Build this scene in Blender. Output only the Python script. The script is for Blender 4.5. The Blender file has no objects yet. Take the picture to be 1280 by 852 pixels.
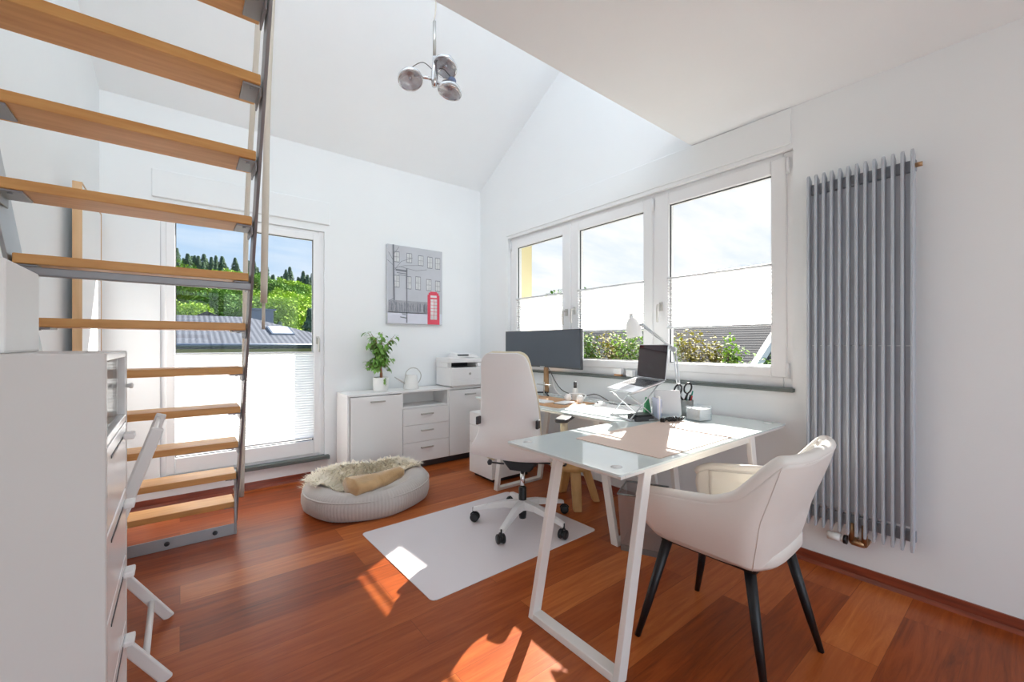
import bpy, bmesh, math, random
from math import sin, cos, pi, radians, sqrt
from mathutils import Vector, Matrix, noise
random.seed(7)
SC = bpy.context.scene
COL = SC.collection
V = Vector

# ------------------------------------------------------------------ materials
def lin(c):
    return tuple((x/12.92 if x <= .04045 else ((x+.055)/1.055)**2.4) for x in [v/255 for v in c]) + (1,)

def mat(name, rgb, rough=.5, metal=0., var=.04, scale=6., bump=0., bscale=40., spec=.5, stretch=(1, 1, 1), sheen=0., trans=0., coat=0.):
    m = bpy.data.materials.new(name); m.use_nodes = True
    nt = m.node_tree; n = nt.nodes; l = nt.links
    b = n['Principled BSDF']
    c = lin(rgb)
    tc = n.new('ShaderNodeTexCoord'); mp = n.new('ShaderNodeMapping')
    mp.inputs['Scale'].default_value = stretch
    l.new(tc.outputs['Object'], mp.inputs['Vector'])
    nz = n.new('ShaderNodeTexNoise'); nz.inputs['Scale'].default_value = scale; nz.inputs['Detail'].default_value = 4
    l.new(mp.outputs[0], nz.inputs['Vector'])
    mx = n.new('ShaderNodeMix'); mx.data_type = 'RGBA'
    mx.inputs['A'].default_value = tuple(max(0, x*(1-var)) for x in c[:3]) + (1,)
    mx.inputs['B'].default_value = tuple(min(1, x*(1+var)) for x in c[:3]) + (1,)
    l.new(nz.outputs['Fac'], mx.inputs['Factor'])
    l.new(mx.outputs['Result'], b.inputs['Base Color'])
    b.inputs['Roughness'].default_value = rough
    b.inputs['Metallic'].default_value = metal
    b.inputs['Specular IOR Level'].default_value = spec
    b.inputs['Sheen Weight'].default_value = sheen
    b.inputs['Transmission Weight'].default_value = trans
    b.inputs['Coat Weight'].default_value = coat
    if bump:
        nb = n.new('ShaderNodeTexNoise'); nb.inputs['Scale'].default_value = bscale; nb.inputs['Detail'].default_value = 3
        l.new(mp.outputs[0], nb.inputs['Vector'])
        bp = n.new('ShaderNodeBump'); bp.inputs['Strength'].default_value = bump; bp.inputs['Distance'].default_value = .01
        l.new(nb.outputs['Fac'], bp.inputs['Height']); l.new(bp.outputs[0], b.inputs['Normal'])
    return m

def mat_floor():
    m = bpy.data.materials.new('floor_planks'); m.use_nodes = True
    nt = m.node_tree; n = nt.nodes; l = nt.links; b = n['Principled BSDF']
    tc = n.new('ShaderNodeTexCoord')
    br = n.new('ShaderNodeTexBrick')
    br.offset = .37; br.offset_frequency = 2; br.squash = 1
    br.inputs['Color1'].default_value = (0, 0, 0, 1); br.inputs['Color2'].default_value = (1, 1, 1, 1)
    br.inputs['Mortar'].default_value = (.4, .4, .4, 1)
    br.inputs['Scale'].default_value = 1; br.inputs['Mortar Size'].default_value = .0012
    br.inputs['Brick Width'].default_value = 1.25; br.inputs['Row Height'].default_value = .19
    br.inputs['Bias'].default_value = 0
    l.new(tc.outputs['Object'], br.inputs['Vector'])
    mp = n.new('ShaderNodeMapping'); mp.inputs['Scale'].default_value = (1.3, 16, 1)
    l.new(tc.outputs['Object'], mp.inputs['Vector'])
    # shift grain per plank
    add = n.new('ShaderNodeVectorMath'); add.operation = 'ADD'
    sc = n.new('ShaderNodeVectorMath'); sc.operation = 'SCALE'; sc.inputs['Scale'].default_value = 13
    l.new(br.outputs['Color'], sc.inputs[0]); l.new(mp.outputs[0], add.inputs[0]); l.new(sc.outputs[0], add.inputs[1])
    nz = n.new('ShaderNodeTexNoise'); nz.inputs['Scale'].default_value = 1.6; nz.inputs['Detail'].default_value = 8; nz.inputs['Roughness'].default_value = .68
    nz.inputs['Distortion'].default_value = 1.1
    l.new(add.outputs[0], nz.inputs['Vector'])
    sepc = n.new('ShaderNodeSeparateColor'); l.new(br.outputs['Color'], sepc.inputs[0])
    m1 = n.new('ShaderNodeMath'); m1.operation = 'MULTIPLY'; m1.inputs[1].default_value = .42; l.new(sepc.outputs[0], m1.inputs[0])
    m2 = n.new('ShaderNodeMath'); m2.operation = 'MULTIPLY_ADD'; m2.inputs[1].default_value = .75; l.new(nz.outputs['Fac'], m2.inputs[0]); l.new(m1.outputs[0], m2.inputs[2])
    rp = n.new('ShaderNodeValToRGB'); e = rp.color_ramp.elements
    e[0].position = .22; e[0].color = lin((98, 44, 20))
    e[1].position = .95; e[1].color = lin((208, 126, 66))
    k = e.new(.45); k.color = lin((152, 72, 30))
    k = e.new(.7); k.color = lin((180, 96, 46))
    l.new(m2.outputs[0], rp.inputs[0])
    mo = n.new('ShaderNodeMix'); mo.data_type = 'RGBA'; mo.inputs['B'].default_value = lin((80, 36, 20))
    mf = n.new('ShaderNodeMath'); mf.operation = 'MULTIPLY'; mf.inputs[1].default_value = .5; l.new(br.outputs['Fac'], mf.inputs[0])
    l.new(mf.outputs[0], mo.inputs['Factor']); l.new(rp.outputs[0], mo.inputs['A'])
    l.new(mo.outputs['Result'], b.inputs['Base Color'])
    b.inputs['Roughness'].default_value = .3; b.inputs['Specular IOR Level'].default_value = .22
    bp = n.new('ShaderNodeBump'); bp.inputs['Strength'].default_value = .08; bp.inputs['Distance'].default_value = .005
    l.new(nz.outputs['Fac'], bp.inputs['Height']); l.new(bp.outputs[0], b.inputs['Normal'])
    return m

def mat_wood(name, a, c, scale=(2, 30, 30), rough=.45):
    m = bpy.data.materials.new(name); m.use_nodes = True
    nt = m.node_tree; n = nt.nodes; l = nt.links; b = n['Principled BSDF']
    tc = n.new('ShaderNodeTexCoord'); mp = n.new('ShaderNodeMapping'); mp.inputs['Scale'].default_value = scale
    l.new(tc.outputs['Object'], mp.inputs['Vector'])
    nz = n.new('ShaderNodeTexNoise'); nz.inputs['Scale'].default_value = 1.5; nz.inputs['Detail'].default_value = 5
    l.new(mp.outputs[0], nz.inputs['Vector'])
    rp = n.new('ShaderNodeValToRGB'); rp.color_ramp.elements[0].position = .3; rp.color_ramp.elements[1].position = .75
    rp.color_ramp.elements[0].color = lin(a); rp.color_ramp.elements[1].color = lin(c)
    l.new(nz.outputs['Fac'], rp.inputs[0]); l.new(rp.outputs[0], b.inputs['Base Color'])
    b.inputs['Roughness'].default_value = rough
    return m

def mat_glass(name, tint=(1, 1, 1), gloss=.012, rough=.0, fres=.16):
    m = bpy.data.materials.new(name); m.use_nodes = True
    nt = m.node_tree; n = nt.nodes; l = nt.links
    n.remove(n['Principled BSDF'])
    t = n.new('ShaderNodeBsdfTransparent'); g = n.new('ShaderNodeBsdfGlossy'); g.inputs['Roughness'].default_value = rough
    t.inputs[0].default_value = tint + (1,)
    fr = n.new('ShaderNodeLayerWeight'); fr.inputs['Blend'].default_value = .12
    mu = n.new('ShaderNodeMath'); mu.operation = 'MULTIPLY_ADD'; mu.inputs[1].default_value = fres; mu.inputs[2].default_value = gloss
    l.new(fr.outputs['Fresnel'], mu.inputs[0])
    mx = n.new('ShaderNodeMixShader'); l.new(mu.outputs[0], mx.inputs[0]); l.new(t.outputs[0], mx.inputs[1]); l.new(g.outputs[0], mx.inputs[2])
    l.new(mx.outputs[0], n['Material Output'].inputs[0])
    return m

def mat_blind(name='blind_fabric', sheer=.62):
    m = bpy.data.materials.new(name); m.use_nodes = True
    nt = m.node_tree; n = nt.nodes; l = nt.links
    n.remove(n['Principled BSDF'])
    tc = n.new('ShaderNodeTexCoord')
    nz = n.new('ShaderNodeTexNoise'); nz.inputs['Scale'].default_value = 30; l.new(tc.outputs['Object'], nz.inputs['Vector'])
    mxc = n.new('ShaderNodeMix'); mxc.data_type = 'RGBA'; mxc.inputs['A'].default_value = (.92, .92, .94, 1); mxc.inputs['B'].default_value = (.96, .96, .97, 1)
    l.new(nz.outputs['Fac'], mxc.inputs['Factor'])
    d = n.new('ShaderNodeBsdfDiffuse'); t = n.new('ShaderNodeBsdfTranslucent')
    l.new(mxc.outputs['Result'], d.inputs[0]); l.new(mxc.outputs['Result'], t.inputs[0])
    mx = n.new('ShaderNodeMixShader'); mx.inputs[0].default_value = .68
    l.new(d.outputs[0], mx.inputs[1]); l.new(t.outputs[0], mx.inputs[2])
    # sheer weave: part of the light passes straight through
    tr = n.new('ShaderNodeBsdfTransparent'); m2 = n.new('ShaderNodeMixShader'); m2.inputs[0].default_value = sheer
    l.new(mx.outputs[0], m2.inputs[1]); l.new(tr.outputs[0], m2.inputs[2]); l.new(m2.outputs[0], n['Material Output'].inputs[0])
    return m

def mat_stripes(name, a, c, axis, freq, rough=.6, bump=.5):
    """ribbed / tiled surface: wave bands along one axis"""
    m = mat(name, a, rough, spec=.1)
    nt = m.node_tree; n = nt.nodes; l = nt.links; b = n['Principled BSDF']
    tc = n.new('ShaderNodeTexCoord'); w = n.new('ShaderNodeTexWave'); w.bands_direction = axis; w.inputs['Scale'].default_value = freq
    w.inputs['Distortion'].default_value = .3
    l.new(tc.outputs['Object'], w.inputs['Vector'])
    mx = n.new('ShaderNodeMix'); mx.data_type = 'RGBA'; mx.inputs['A'].default_value = lin(a); mx.inputs['B'].default_value = lin(c)
    l.new(w.outputs['Fac'], mx.inputs['Factor']); l.new(mx.outputs['Result'], b.inputs['Base Color'])
    bp = n.new('ShaderNodeBump'); bp.inputs['Strength'].default_value = bump; bp.inputs['Distance'].default_value = .01
    l.new(w.outputs['Fac'], bp.inputs['Height']); l.new(bp.outputs[0], b.inputs['Normal'])
    return m

def mat_mesh(name, rgb, freq=260):
    """woven wire mesh: opaque wires, open holes"""
    m = mat(name, rgb, .35, .8)
    nt = m.node_tree; n = nt.nodes; l = nt.links; b = n['Principled BSDF']
    tc = n.new('ShaderNodeTexCoord')
    outs = []
    for ax in ('DIAGONAL', 'Z'):
        w = n.new('ShaderNodeTexWave'); w.bands_direction = ax; w.inputs['Scale'].default_value = freq
        l.new(tc.outputs['Object'], w.inputs['Vector']); outs.append(w)
    mx = n.new('ShaderNodeMath'); mx.operation = 'MAXIMUM'
    l.new(outs[0].outputs['Fac'], mx.inputs[0]); l.new(outs[1].outputs['Fac'], mx.inputs[1])
    gt = n.new('ShaderNodeMath'); gt.operation = 'GREATER_THAN'; gt.inputs[1].default_value = .84
    l.new(mx.outputs[0], gt.inputs[0])
    l.new(gt.outputs[0], b.inputs['Alpha'])
    return m

M = {}
M['wall'] = mat('wall_paint', (238, 241, 243), .9, var=.015, scale=3, bump=.04, bscale=180, spec=.2)
M['ceil'] = mat('ceiling_paint', (245, 249, 252), .9, var=.01, spec=.2)
M['floor'] = mat_floor()
M['skirt'] = mat_wood('skirting_wood', (112, 46, 26), (150, 68, 38), (3, 3, 40), .4)
M['skirt2'] = mat_wood('skirting_wood_left', (112, 46, 26), (150, 68, 38), (3, 3, 40), .4)
M['pvc'] = mat('window_pvc', (238, 239, 241), .35, var=.01)
M['seal'] = mat('rubber_seal', (70, 72, 76), .6)
M['glass'] = mat_glass('window_glass')
M['blind'] = mat_blind()
M['blind_door'] = mat_blind('door_blind_fabric', 0.)
M['rail'] = mat('blind_rail', (205, 208, 212), .4, .2)
M['sill'] = mat('stone_sill', (118, 122, 124), .45, var=.2, scale=60)
M['sill_dark'] = mat('stone_sill_dark', (92, 100, 98), .4, var=.2, scale=60)
M['beech'] = mat_wood('beech_wood', (208, 148, 84), (228, 174, 108), (3, 26, 26))
M['beech_v'] = mat_wood('beech_door_edge', (202, 162, 118), (220, 184, 142), (30, 30, 2))
M['steel'] = mat('painted_grey_steel', (146, 146, 150), .4, .35, var=.06, scale=20)
M['steel_l'] = mat('galvanised_steel', (176, 182, 186), .38, .45, var=.1, scale=14)
M['white'] = mat('white_lacquer', (238, 238, 238), .35, var=.01)
M['white_m'] = mat('white_matt', (240, 240, 240), .55, var=.02)
M['white_gl'] = mat('white_gloss', (242, 243, 244), .22, var=.01)
M['white_dt'] = mat('white_desk_metal', (236, 234, 230), .35, var=.02)
M['cabside'] = mat('white_cabinet_side', (214, 212, 210), .5, var=.02)
M['handle'] = mat('satin_handle', (196, 194, 190), .3, .7)
M['chrome'] = mat('chrome', (222, 222, 224), .08, 1.)
M['black'] = mat('black_plastic', (26, 27, 30), .4, var=.1)
M['blackm'] = mat('black_metal_leg', (24, 25, 28), .38, .2, var=.1)
M['dark'] = mat('dark_grey_plastic', (62, 64, 68), .4)
M['screen'] = mat('monitor_screen', (84, 91, 101), .25, var=.03)
M['lapscr'] = mat('laptop_screen', (50, 34, 38), .04, var=.05)  # reddish tint stands in for the room reflected in the screen
M['alu'] = mat('aluminium', (206, 208, 212), .28, .85, var=.03)
M['keys'] = mat('laptop_keys', (60, 62, 70), .5)
M['deskglass'] = mat('frosted_desk_glass', (228, 238, 237), .07, var=.01, spec=.6)
M['glassedge'] = mat('glass_edge_green', (150, 178, 172), .1)
M['leather'] = mat('blush_leather', (226, 202, 188), .5, var=.03, scale=25, bump=.05, bscale=300)
M['tabl'] = mat('pale_grey_shell', (196, 200, 204), .45, var=.02)
M['tan'] = mat('tan_leather', (206, 158, 116), .5, var=.05)
M['cream'] = mat('cream_faux_leather', (236, 231, 225), .45, var=.03, bump=.05, bscale=250)
M['creamq'] = mat('cream_quilted', (233, 229, 222), .5, var=.03, bump=.05, bscale=250)
M['beige'] = mat('beige_upholstery', (222, 211, 186), .8, var=.05, bump=.15, bscale=300)
M['bed'] = mat('grey_corduroy', (196, 189, 184), .95, var=.06, scale=30, sheen=.3, bump=.1, bscale=150)
M['fur'] = mat('cream_sheepskin', (246, 236, 218), .95, var=.12, scale=14, sheen=.4)
M['plush'] = mat('tan_plush', (194, 158, 112), .95, var=.2, scale=18, sheen=.5, bump=.3, bscale=120)
M['pot'] = mat('white_ceramic', (236, 236, 234), .3, var=.01)
M['soil'] = mat('potting_soil', (60, 44, 34), .95, var=.3, scale=60)
M['leaf'] = mat('ficus_leaf', (122, 166, 78), .45, var=.45, scale=22)
M['bark'] = mat('ficus_bark', (146, 100, 72), .8, var=.2, scale=30)
M['paper'] = mat('paper', (246, 246, 246), .8, var=.01)
M['green'] = mat('green_card', (22, 128, 74), .5)
M['bluep'] = mat('pale_blue_paper', (206, 212, 236), .7)
M['red'] = mat('red_plastic', (206, 66, 66), .4)
M['teal'] = mat('teal_plastic', (20, 130, 112), .4)
M['radiator'] = mat('radiator_grey', (184, 191, 200), .36, .15, var=.03)
M['radback'] = mat('radiator_back', (150, 157, 166), .45, .2)
M['brass'] = mat('aged_brass', (176, 140, 104), .35, .8)
M['wirebin'] = mat_mesh('wire_mesh', (205, 206, 208))
M['bin'] = mat('bin_metal', (142, 146, 146), .4, .6)
M['acryl'] = mat_glass('clear_acrylic', (.93, .95, .96), .08)
M['cup'] = mat_mesh('cup_mesh', (120, 122, 126), 420)
M['pinewood'] = mat_wood('pine_stool_wood', (206, 160, 98), (226, 186, 126), (20, 20, 3))
M['chairmat'] = mat('frosted_chair_mat', (232, 226, 229), .16, var=.01, spec=.5)
M['bulb'] = mat('halogen_reflector', (236, 236, 236), .25, .15, var=.08)
M['lens'] = mat_glass('lamp_lens', (.96, .97, 1), .1)
M['bluecap'] = mat('blue_grey_socket', (120, 138, 172), .35, .3)
M['wirew'] = mat('cream_cord', (206, 198, 186), .6)
# painting
M['cv_grey'] = mat('canvas_grey_wash', (192, 195, 202), .8, var=.14, scale=5, bump=.05)
M['cv_snow'] = mat('canvas_snow', (212, 214, 226), .8, var=.08, scale=9)
M['cv_win'] = mat('canvas_window', (206, 208, 210), .8, var=.25, scale=30)
M['cv_dark'] = mat('canvas_ink', (126, 130, 138), .8, var=.2, scale=20)
M['cv_hedge'] = mat('canvas_hedge', (164, 166, 174), .8, var=.3, scale=40)
M['cv_red'] = mat('canvas_red', (218, 78, 98), .7, var=.1, scale=12)
M['cv_white'] = mat('canvas_white', (226, 222, 224), .7, var=.06)
# outside
M['roof_tile'] = mat_stripes('grey_roof_tiles', (66, 70, 78), (92, 96, 104), 'X', 1.6, .8, .6)
M['slate'] = mat_stripes('slate_roof', (58, 58, 60), (70, 70, 72), 'Z', 4.5, .8, .3)
M['render_y'] = mat('cream_render', (176, 170, 140), .9)
M['render_g'] = mat('grey_render', (84, 84, 88), .9)
M['yellow'] = mat('yellow_render', (240, 226, 184), .9, var=.03)
M['zinc'] = mat('zinc', (84, 96, 112), .4, .4)
M['grass'] = mat('hill_grass', (74, 100, 54), .95, var=.55, scale=.6, bump=.6, bscale=.8)
M['concrete'] = mat('pale_concrete', (170, 168, 160), .9, var=.08)
M['foliage_a'] = mat('bright_green_leaves', (148, 176, 66), .7, var=.4, scale=1.2, spec=.08)
M['foliage_b'] = mat('mid_green_leaves', (104, 142, 62), .7, var=.4, scale=1.2, spec=.08)
M['foliage_c'] = mat('dark_conifer_needles', (84, 108, 84), .8, var=.4, scale=1.2, spec=.08)  # distance haze is mixed into the needle colour
M['foliage_d'] = mat('autumn_tinted_leaves', (150, 142, 58), .7, var=.45, scale=9, spec=.08)
M['foliage_e'] = mat('fresh_green_leaves', (130, 168, 56), .7, var=.4, scale=9, spec=.08)
M['trunk'] = mat('tree_bark', (98, 82, 68), .9, var=.2)

# ------------------------------------------------------------------ mesh builder
class MB:
    def __init__(s): s.v = []; s.f = []; s.m = []; s.sm = []
    def _add(s, vs, fs, mi=0, smooth=False):
        b = len(s.v); s.v += [V(p) for p in vs]
        for f in fs: s.f.append([b+i for i in f]); s.m.append(mi); s.sm.append(smooth)
        return s
    def box(s, lo, hi, mi=0, rot=None, piv=None):
        x0, y0, z0 = lo; x1, y1, z1 = hi
        vs = [V(p) for p in ((x0,y0,z0),(x1,y0,z0),(x1,y1,z0),(x0,y1,z0),(x0,y0,z1),(x1,y0,z1),(x1,y1,z1),(x0,y1,z1))]
        if rot is not None:
            c = V(piv) if piv is not None else (vs[0]+vs[6])/2
            vs = [rot @ (p-c) + c for p in vs]
        return s._add(vs, [(0,3,2,1),(4,5,6,7),(0,1,5,4),(1,2,6,5),(2,3,7,6),(3,0,4,7)], mi)
    def cbox(s, c, size, mi=0, rot=None):
        c = V(c); h = V(size)/2
        return s.box(c-h, c+h, mi, rot, c)
    def hexa(s, a, b, mi=0):
        """two quads (4 points each, same order) -> closed hexahedron"""
        return s._add(list(a)+list(b), [(0,3,2,1),(4,5,6,7),(0,1,5,4),(1,2,6,5),(2,3,7,6),(3,0,4,7)], mi)
    def prism(s, poly, d, mi=0):
        n = len(poly); d = V(d); a = [V(p) for p in poly]; b = [p+d for p in a]
        fs = [tuple(range(n-1,-1,-1)), tuple(range(n, 2*n))] + [(i,(i+1)%n,n+(i+1)%n,n+i) for i in range(n)]
        return s._add(a+b, fs, mi)
    def ring(s, pts, rad, n=10, mi=0, cap=True, flat=1.):
        """tube along points; rad scalar or list"""
        pts = [V(p) for p in pts]; k = len(pts)
        rads = rad if isinstance(rad, (list, tuple)) else [rad]*k
        vs = []; up = None
        for i, p in enumerate(pts):
            t = (pts[min(i+1,k-1)]-pts[max(i-1,0)]).normalized()
            if up is None:
                up = V((0,0,1)) if abs(t.z) < .9 else V((1,0,0))
            x = t.cross(up)
            if x.length < 1e-5: x = t.cross(V((0,1,0)))
            x.normalize(); y = x.cross(t).normalized(); up = y
            for j in range(n):
                a = 2*pi*j/n
                vs.append(p + (x*cos(a) + y*sin(a)*flat)*rads[i])
        fs = [(i*n+j, i*n+(j+1)%n, (i+1)*n+(j+1)%n, (i+1)*n+j) for i in range(k-1) for j in range(n)]
        s._add(vs, fs, mi, True)
        if cap:
            b = len(s.v)-k*n
            s.f.append([b+j for j in range(n-1,-1,-1)]); s.m.append(mi); s.sm.append(False)
            s.f.append([b+(k-1)*n+j for j in range(n)]); s.m.append(mi); s.sm.append(False)
        return s
    def lathe(s, prof, c=(0,0,0), n=32, mi=0, M4=None, cap=True):
        """prof = [(r,z)...] about z"""
        c = V(c); vs = []; k = len(prof)
        for r, z in prof:
            for j in range(n):
                a = 2*pi*j/n; p = V((r*cos(a), r*sin(a), z))
                if M4 is not None: p = M4 @ p
                vs.append(c+p)
        fs = [(i*n+j, i*n+(j+1)%n, (i+1)*n+(j+1)%n, (i+1)*n+j) for i in range(k-1) for j in range(n)]
        s._add(vs, fs, mi, True)
        if cap:
            b = len(s.v)-k*n
            if prof[0][0] > 1e-4: s.f.append([b+j for j in range(n-1,-1,-1)]); s.m.append(mi); s.sm.append(False)
            if prof[-1][0] > 1e-4: s.f.append([b+(k-1)*n+j for j in range(n)]); s.m.append(mi); s.sm.append(False)
        return s
    def grid(s, rows, mi=0, closed=False):
        k = len(rows); n = len(rows[0])
        vs = [p for r in rows for p in r]
        w = n if closed else n-1
        fs = [(i*n+j, i*n+(j+1)%n, (i+1)*n+(j+1)%n, (i+1)*n+j) for i in range(k-1) for j in range(w)]
        return s._add(vs, fs, mi, True)
    def slab_rounded(s, cx, cy, z0, z1, sx, sy, r, mi=0, seg=5, rz=0):
        """rounded-rectangle slab"""
        pts = []
        for qx, qy, a0 in ((1,1,0),(-1,1,90),(-1,-1,180),(1,-1,270)):
            for k in range(seg+1):
                a = radians(a0+90*k/seg)
                pts.append((qx*(sx/2-r)+r*cos(a), qy*(sy/2-r)+r*sin(a)))
        c, sn = cos(rz), sin(rz)
        return s.prism([(cx+x*c-y*sn, cy+x*sn+y*c, z0) for x, y in pts], (0,0,z1-z0), mi)

BASE = {}
def link(name, mb, mats, parent=None, bevel=0., seg=2, solid=0., subsurf=0, loc=None, offset=1.):
    me = bpy.data.meshes.new(name)
    off = V((0,0,0))
    if parent is not None: off = BASE.get(parent.name, V((0,0,0)))
    if loc is not None: off = V(loc)
    me.from_pydata([v-off for v in mb.v], [], mb.f)
    for m in (mats if isinstance(mats, (list, tuple)) else [mats]): me.materials.append(m)
    for p, mi, sm in zip(me.polygons, mb.m, mb.sm): p.material_index = mi; p.use_smooth = sm
    bm = bmesh.new(); bm.from_mesh(me); bmesh.ops.recalc_face_normals(bm, faces=bm.faces); bm.to_mesh(me); bm.free()
    o = bpy.data.objects.new(name, me); COL.objects.link(o)
    if parent is not None: o.parent = parent; BASE[o.name] = off
    elif loc is not None: o.location = loc; BASE[o.name] = off
    if subsurf:
        md = o.modifiers.new('sub', 'SUBSURF'); md.levels = subsurf; md.render_levels = subsurf
    if solid:
        md = o.modifiers.new('solid', 'SOLIDIFY'); md.thickness = solid; md.offset = offset; md.use_even_offset = False
    if bevel:
        md = o.modifiers.new('bevel', 'BEVEL'); md.width = bevel; md.segments = seg; md.limit_method = 'ANGLE'; md.angle_limit = radians(40); md.harden_normals = False
    return o

def tag(o, label, cat, group=None, kind=None):
    o['label'] = label; o['category'] = cat
    if group: o['group'] = group
    if kind: o['kind'] = kind
    return o

def thing(name, label, cat, loc=(0,0,0), group=None, rz=0., local=False):
    """an Empty at the base; parts are given in world coordinates unless local"""
    o = bpy.data.objects.new(name, None); COL.objects.link(o); o.empty_display_size = .05
    o.location = loc; o.rotation_euler = (0,0,rz)
    BASE[o.name] = V((0,0,0)) if local else V(loc)
    return tag(o, label, cat, group)

def struct(name, mb, mats, label, cat, parent=None, **k):
    o = link(name, mb, mats, parent, **k)
    if parent is None: tag(o, label, cat); o['kind'] = 'structure'
    return o

def dup(root, loc, rz=0., label=None, scale=None):
    r = root.copy(); COL.objects.link(r); r.location = loc; r.rotation_euler = (0,0,rz)
    if scale: r.scale = scale
    if label: r['label'] = label
    for ch in list(root.children):
        c = ch.copy(); COL.objects.link(c); c.parent = r
        for g in list(ch.children):
            d = g.copy(); COL.objects.link(d); d.parent = c
    return r

def RZ(a): return Matrix.Rotation(a, 3, 'Z')
def RX(a): return Matrix.Rotation(a, 3, 'X')
def RY(a): return Matrix.Rotation(a, 3, 'Y')
def spline(pts, n=8):
    pts = [V(p) for p in pts]; out = []
    q = [pts[0]*2-pts[1]] + pts + [pts[-1]*2-pts[-2]]
    for i in range(1, len(q)-2):
        a, b, c, d = q[i-1:i+3]
        for k in range(n):
            t = k/n
            out.append(.5*((2*b)+(c-a)*t+(2*a-5*b+4*c-d)*t*t+(3*b-a-3*c+d)*t**3))
    return out+[pts[-1]]

# ------------------------------------------------------------------ camera
TH = math.atan2(415, 525)
cam = bpy.data.cameras.new('camera'); co = bpy.data.objects.new('camera', cam); COL.objects.link(co)
co.location = (0, 0, 1.2); co.rotation_euler = (pi/2, 0, -TH)
cam.sensor_width = 36; cam.lens = 36*525/1280; cam.shift_y = 4/1280; cam.clip_start = .02; cam.clip_end = 600
SC.camera = co
FW = V((sin(TH), cos(TH), 0)); RT = V((cos(TH), -sin(TH), 0))
SKY, REAR_SKY_FILL, SUN_E, REAR_E, ROOF_E, EXPO = .84, .5, 20., 31., 29., 0.25
# ------------------------------------------------------------------ the room
XW, YB = 2.745, 4.07
K = 2.775/2.745
def W(y): return y*K
def H(z): return 1.2+(z-1.2)*K

struct('floor', MB().box((-1.7,-3.2,-.2),(2.9,4.2,0)), M['floor'], 'reddish brown wood plank floor with a satin sheen', 'floor')

mb = MB(); T = .3
OY0, OY1, OZ0, OZ1 = .887, 3.545, .945, 2.325
mb.prism([(XW,-3.2,-.2),(XW,4.37,-.2),(XW,4.37,OZ0),(XW,-3.2,OZ0)], (T,0,0))
mb.prism([(XW,-3.2,OZ0),(XW,OY0,OZ0),(XW,OY0,OZ1),(XW,-3.2,OZ1)], (T,0,0))
mb.prism([(XW,OY1,OZ0),(XW,4.37,OZ0),(XW,4.37,OZ1),(XW,OY1,OZ1)], (T,0,0))
mb.prism([(XW,-3.2,OZ1),(XW,4.37,OZ1),(XW,4.37,2.86),(XW,1.1,4.75),(XW,-3.2,2.75)], (T,0,0))
struct('wall_right', mb, M['wall'], 'white wall on the right holding the wide window and the grey radiator', 'wall')

DX0, DX1, DZ0, DZ1 = -.117, 1.035, .19, 2.225
mb = MB()
TB = .15
mb.box((-.9,YB,-.2),(DX0,YB+TB,3.1)).box((DX1,YB,-.2),(XW,YB+TB,3.1))
mb.box((DX0,YB,-.2),(DX1,YB+TB,DZ0)).box((DX0,YB,DZ1),(DX1,YB+TB,3.1))
struct('wall_back', mb, M['wall'], 'white back wall holding the balcony door and the winter picture', 'wall')

def lx(y): return -.44-.078*(YB-y)
mb = MB()
mb.prism([(lx(4.37),4.37,-.2),(lx(-3.2),-3.2,-.2),(lx(-3.2)-.3,-3.2,-.2),(lx(4.37)-.3,4.37,-.2)], (0,0,5))
struct('wall_left', mb, M['wall'], 'white wall on the left behind the loft stair', 'wall')

# rear wall behind the viewer; unseen glazed opening added to let light in
mb = MB()
mb.box((-1.7,-3.2,-.2),(-.95,-3,2.75)).box((2.35,-3.2,-.2),(XW,-3,2.75)).box((-.95,-3.2,2.4),(2.35,-3,2.75)).box((-.95,-3.2,-.2),(2.35,-3,.12))
struct('wall_rear', mb, M['wall'], 'white wall behind the viewer with a wide glazed opening added for fill light', 'wall')
mb = MB()
for x in (-.95,.68,2.29): mb.box((x,-3.14,.12),(x+.06,-3.08,2.4))
mb.box((-.89,-3.14,.12),(2.29,-3.08,.18)).box((-.89,-3.14,2.34),(2.29,-3.08,2.4))
w = struct('added_rear_window', mb, M['pvc'], 'unseen white framed window added behind the viewer for fill light', 'window')
link('pane', MB().box((-.89,-3.115,.18),(2.29,-3.109,2.34)), M['glass'], w)

struct('ceiling', MB().box((-1.7,-3.2,2.555),(XW,1.49,2.79)), M['ceil'], 'flat white ceiling slab ending in a straight edge above the desk', 'ceiling')
mb = MB()
sl = .56
def rz(y): return 2.972+sl*(YB-y)
mb.prism([(-1.9,4.37,rz(4.37)),(-1.9,1.1,rz(1.1)),(-1.9,1.1,rz(1.1)+.25),(-1.9,4.37,rz(4.37)+.25)], (4.95,0,0))
struct('ceiling_slope', mb, M['ceil'], 'sloping white roof ceiling rising from the back wall', 'ceiling')
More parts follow.
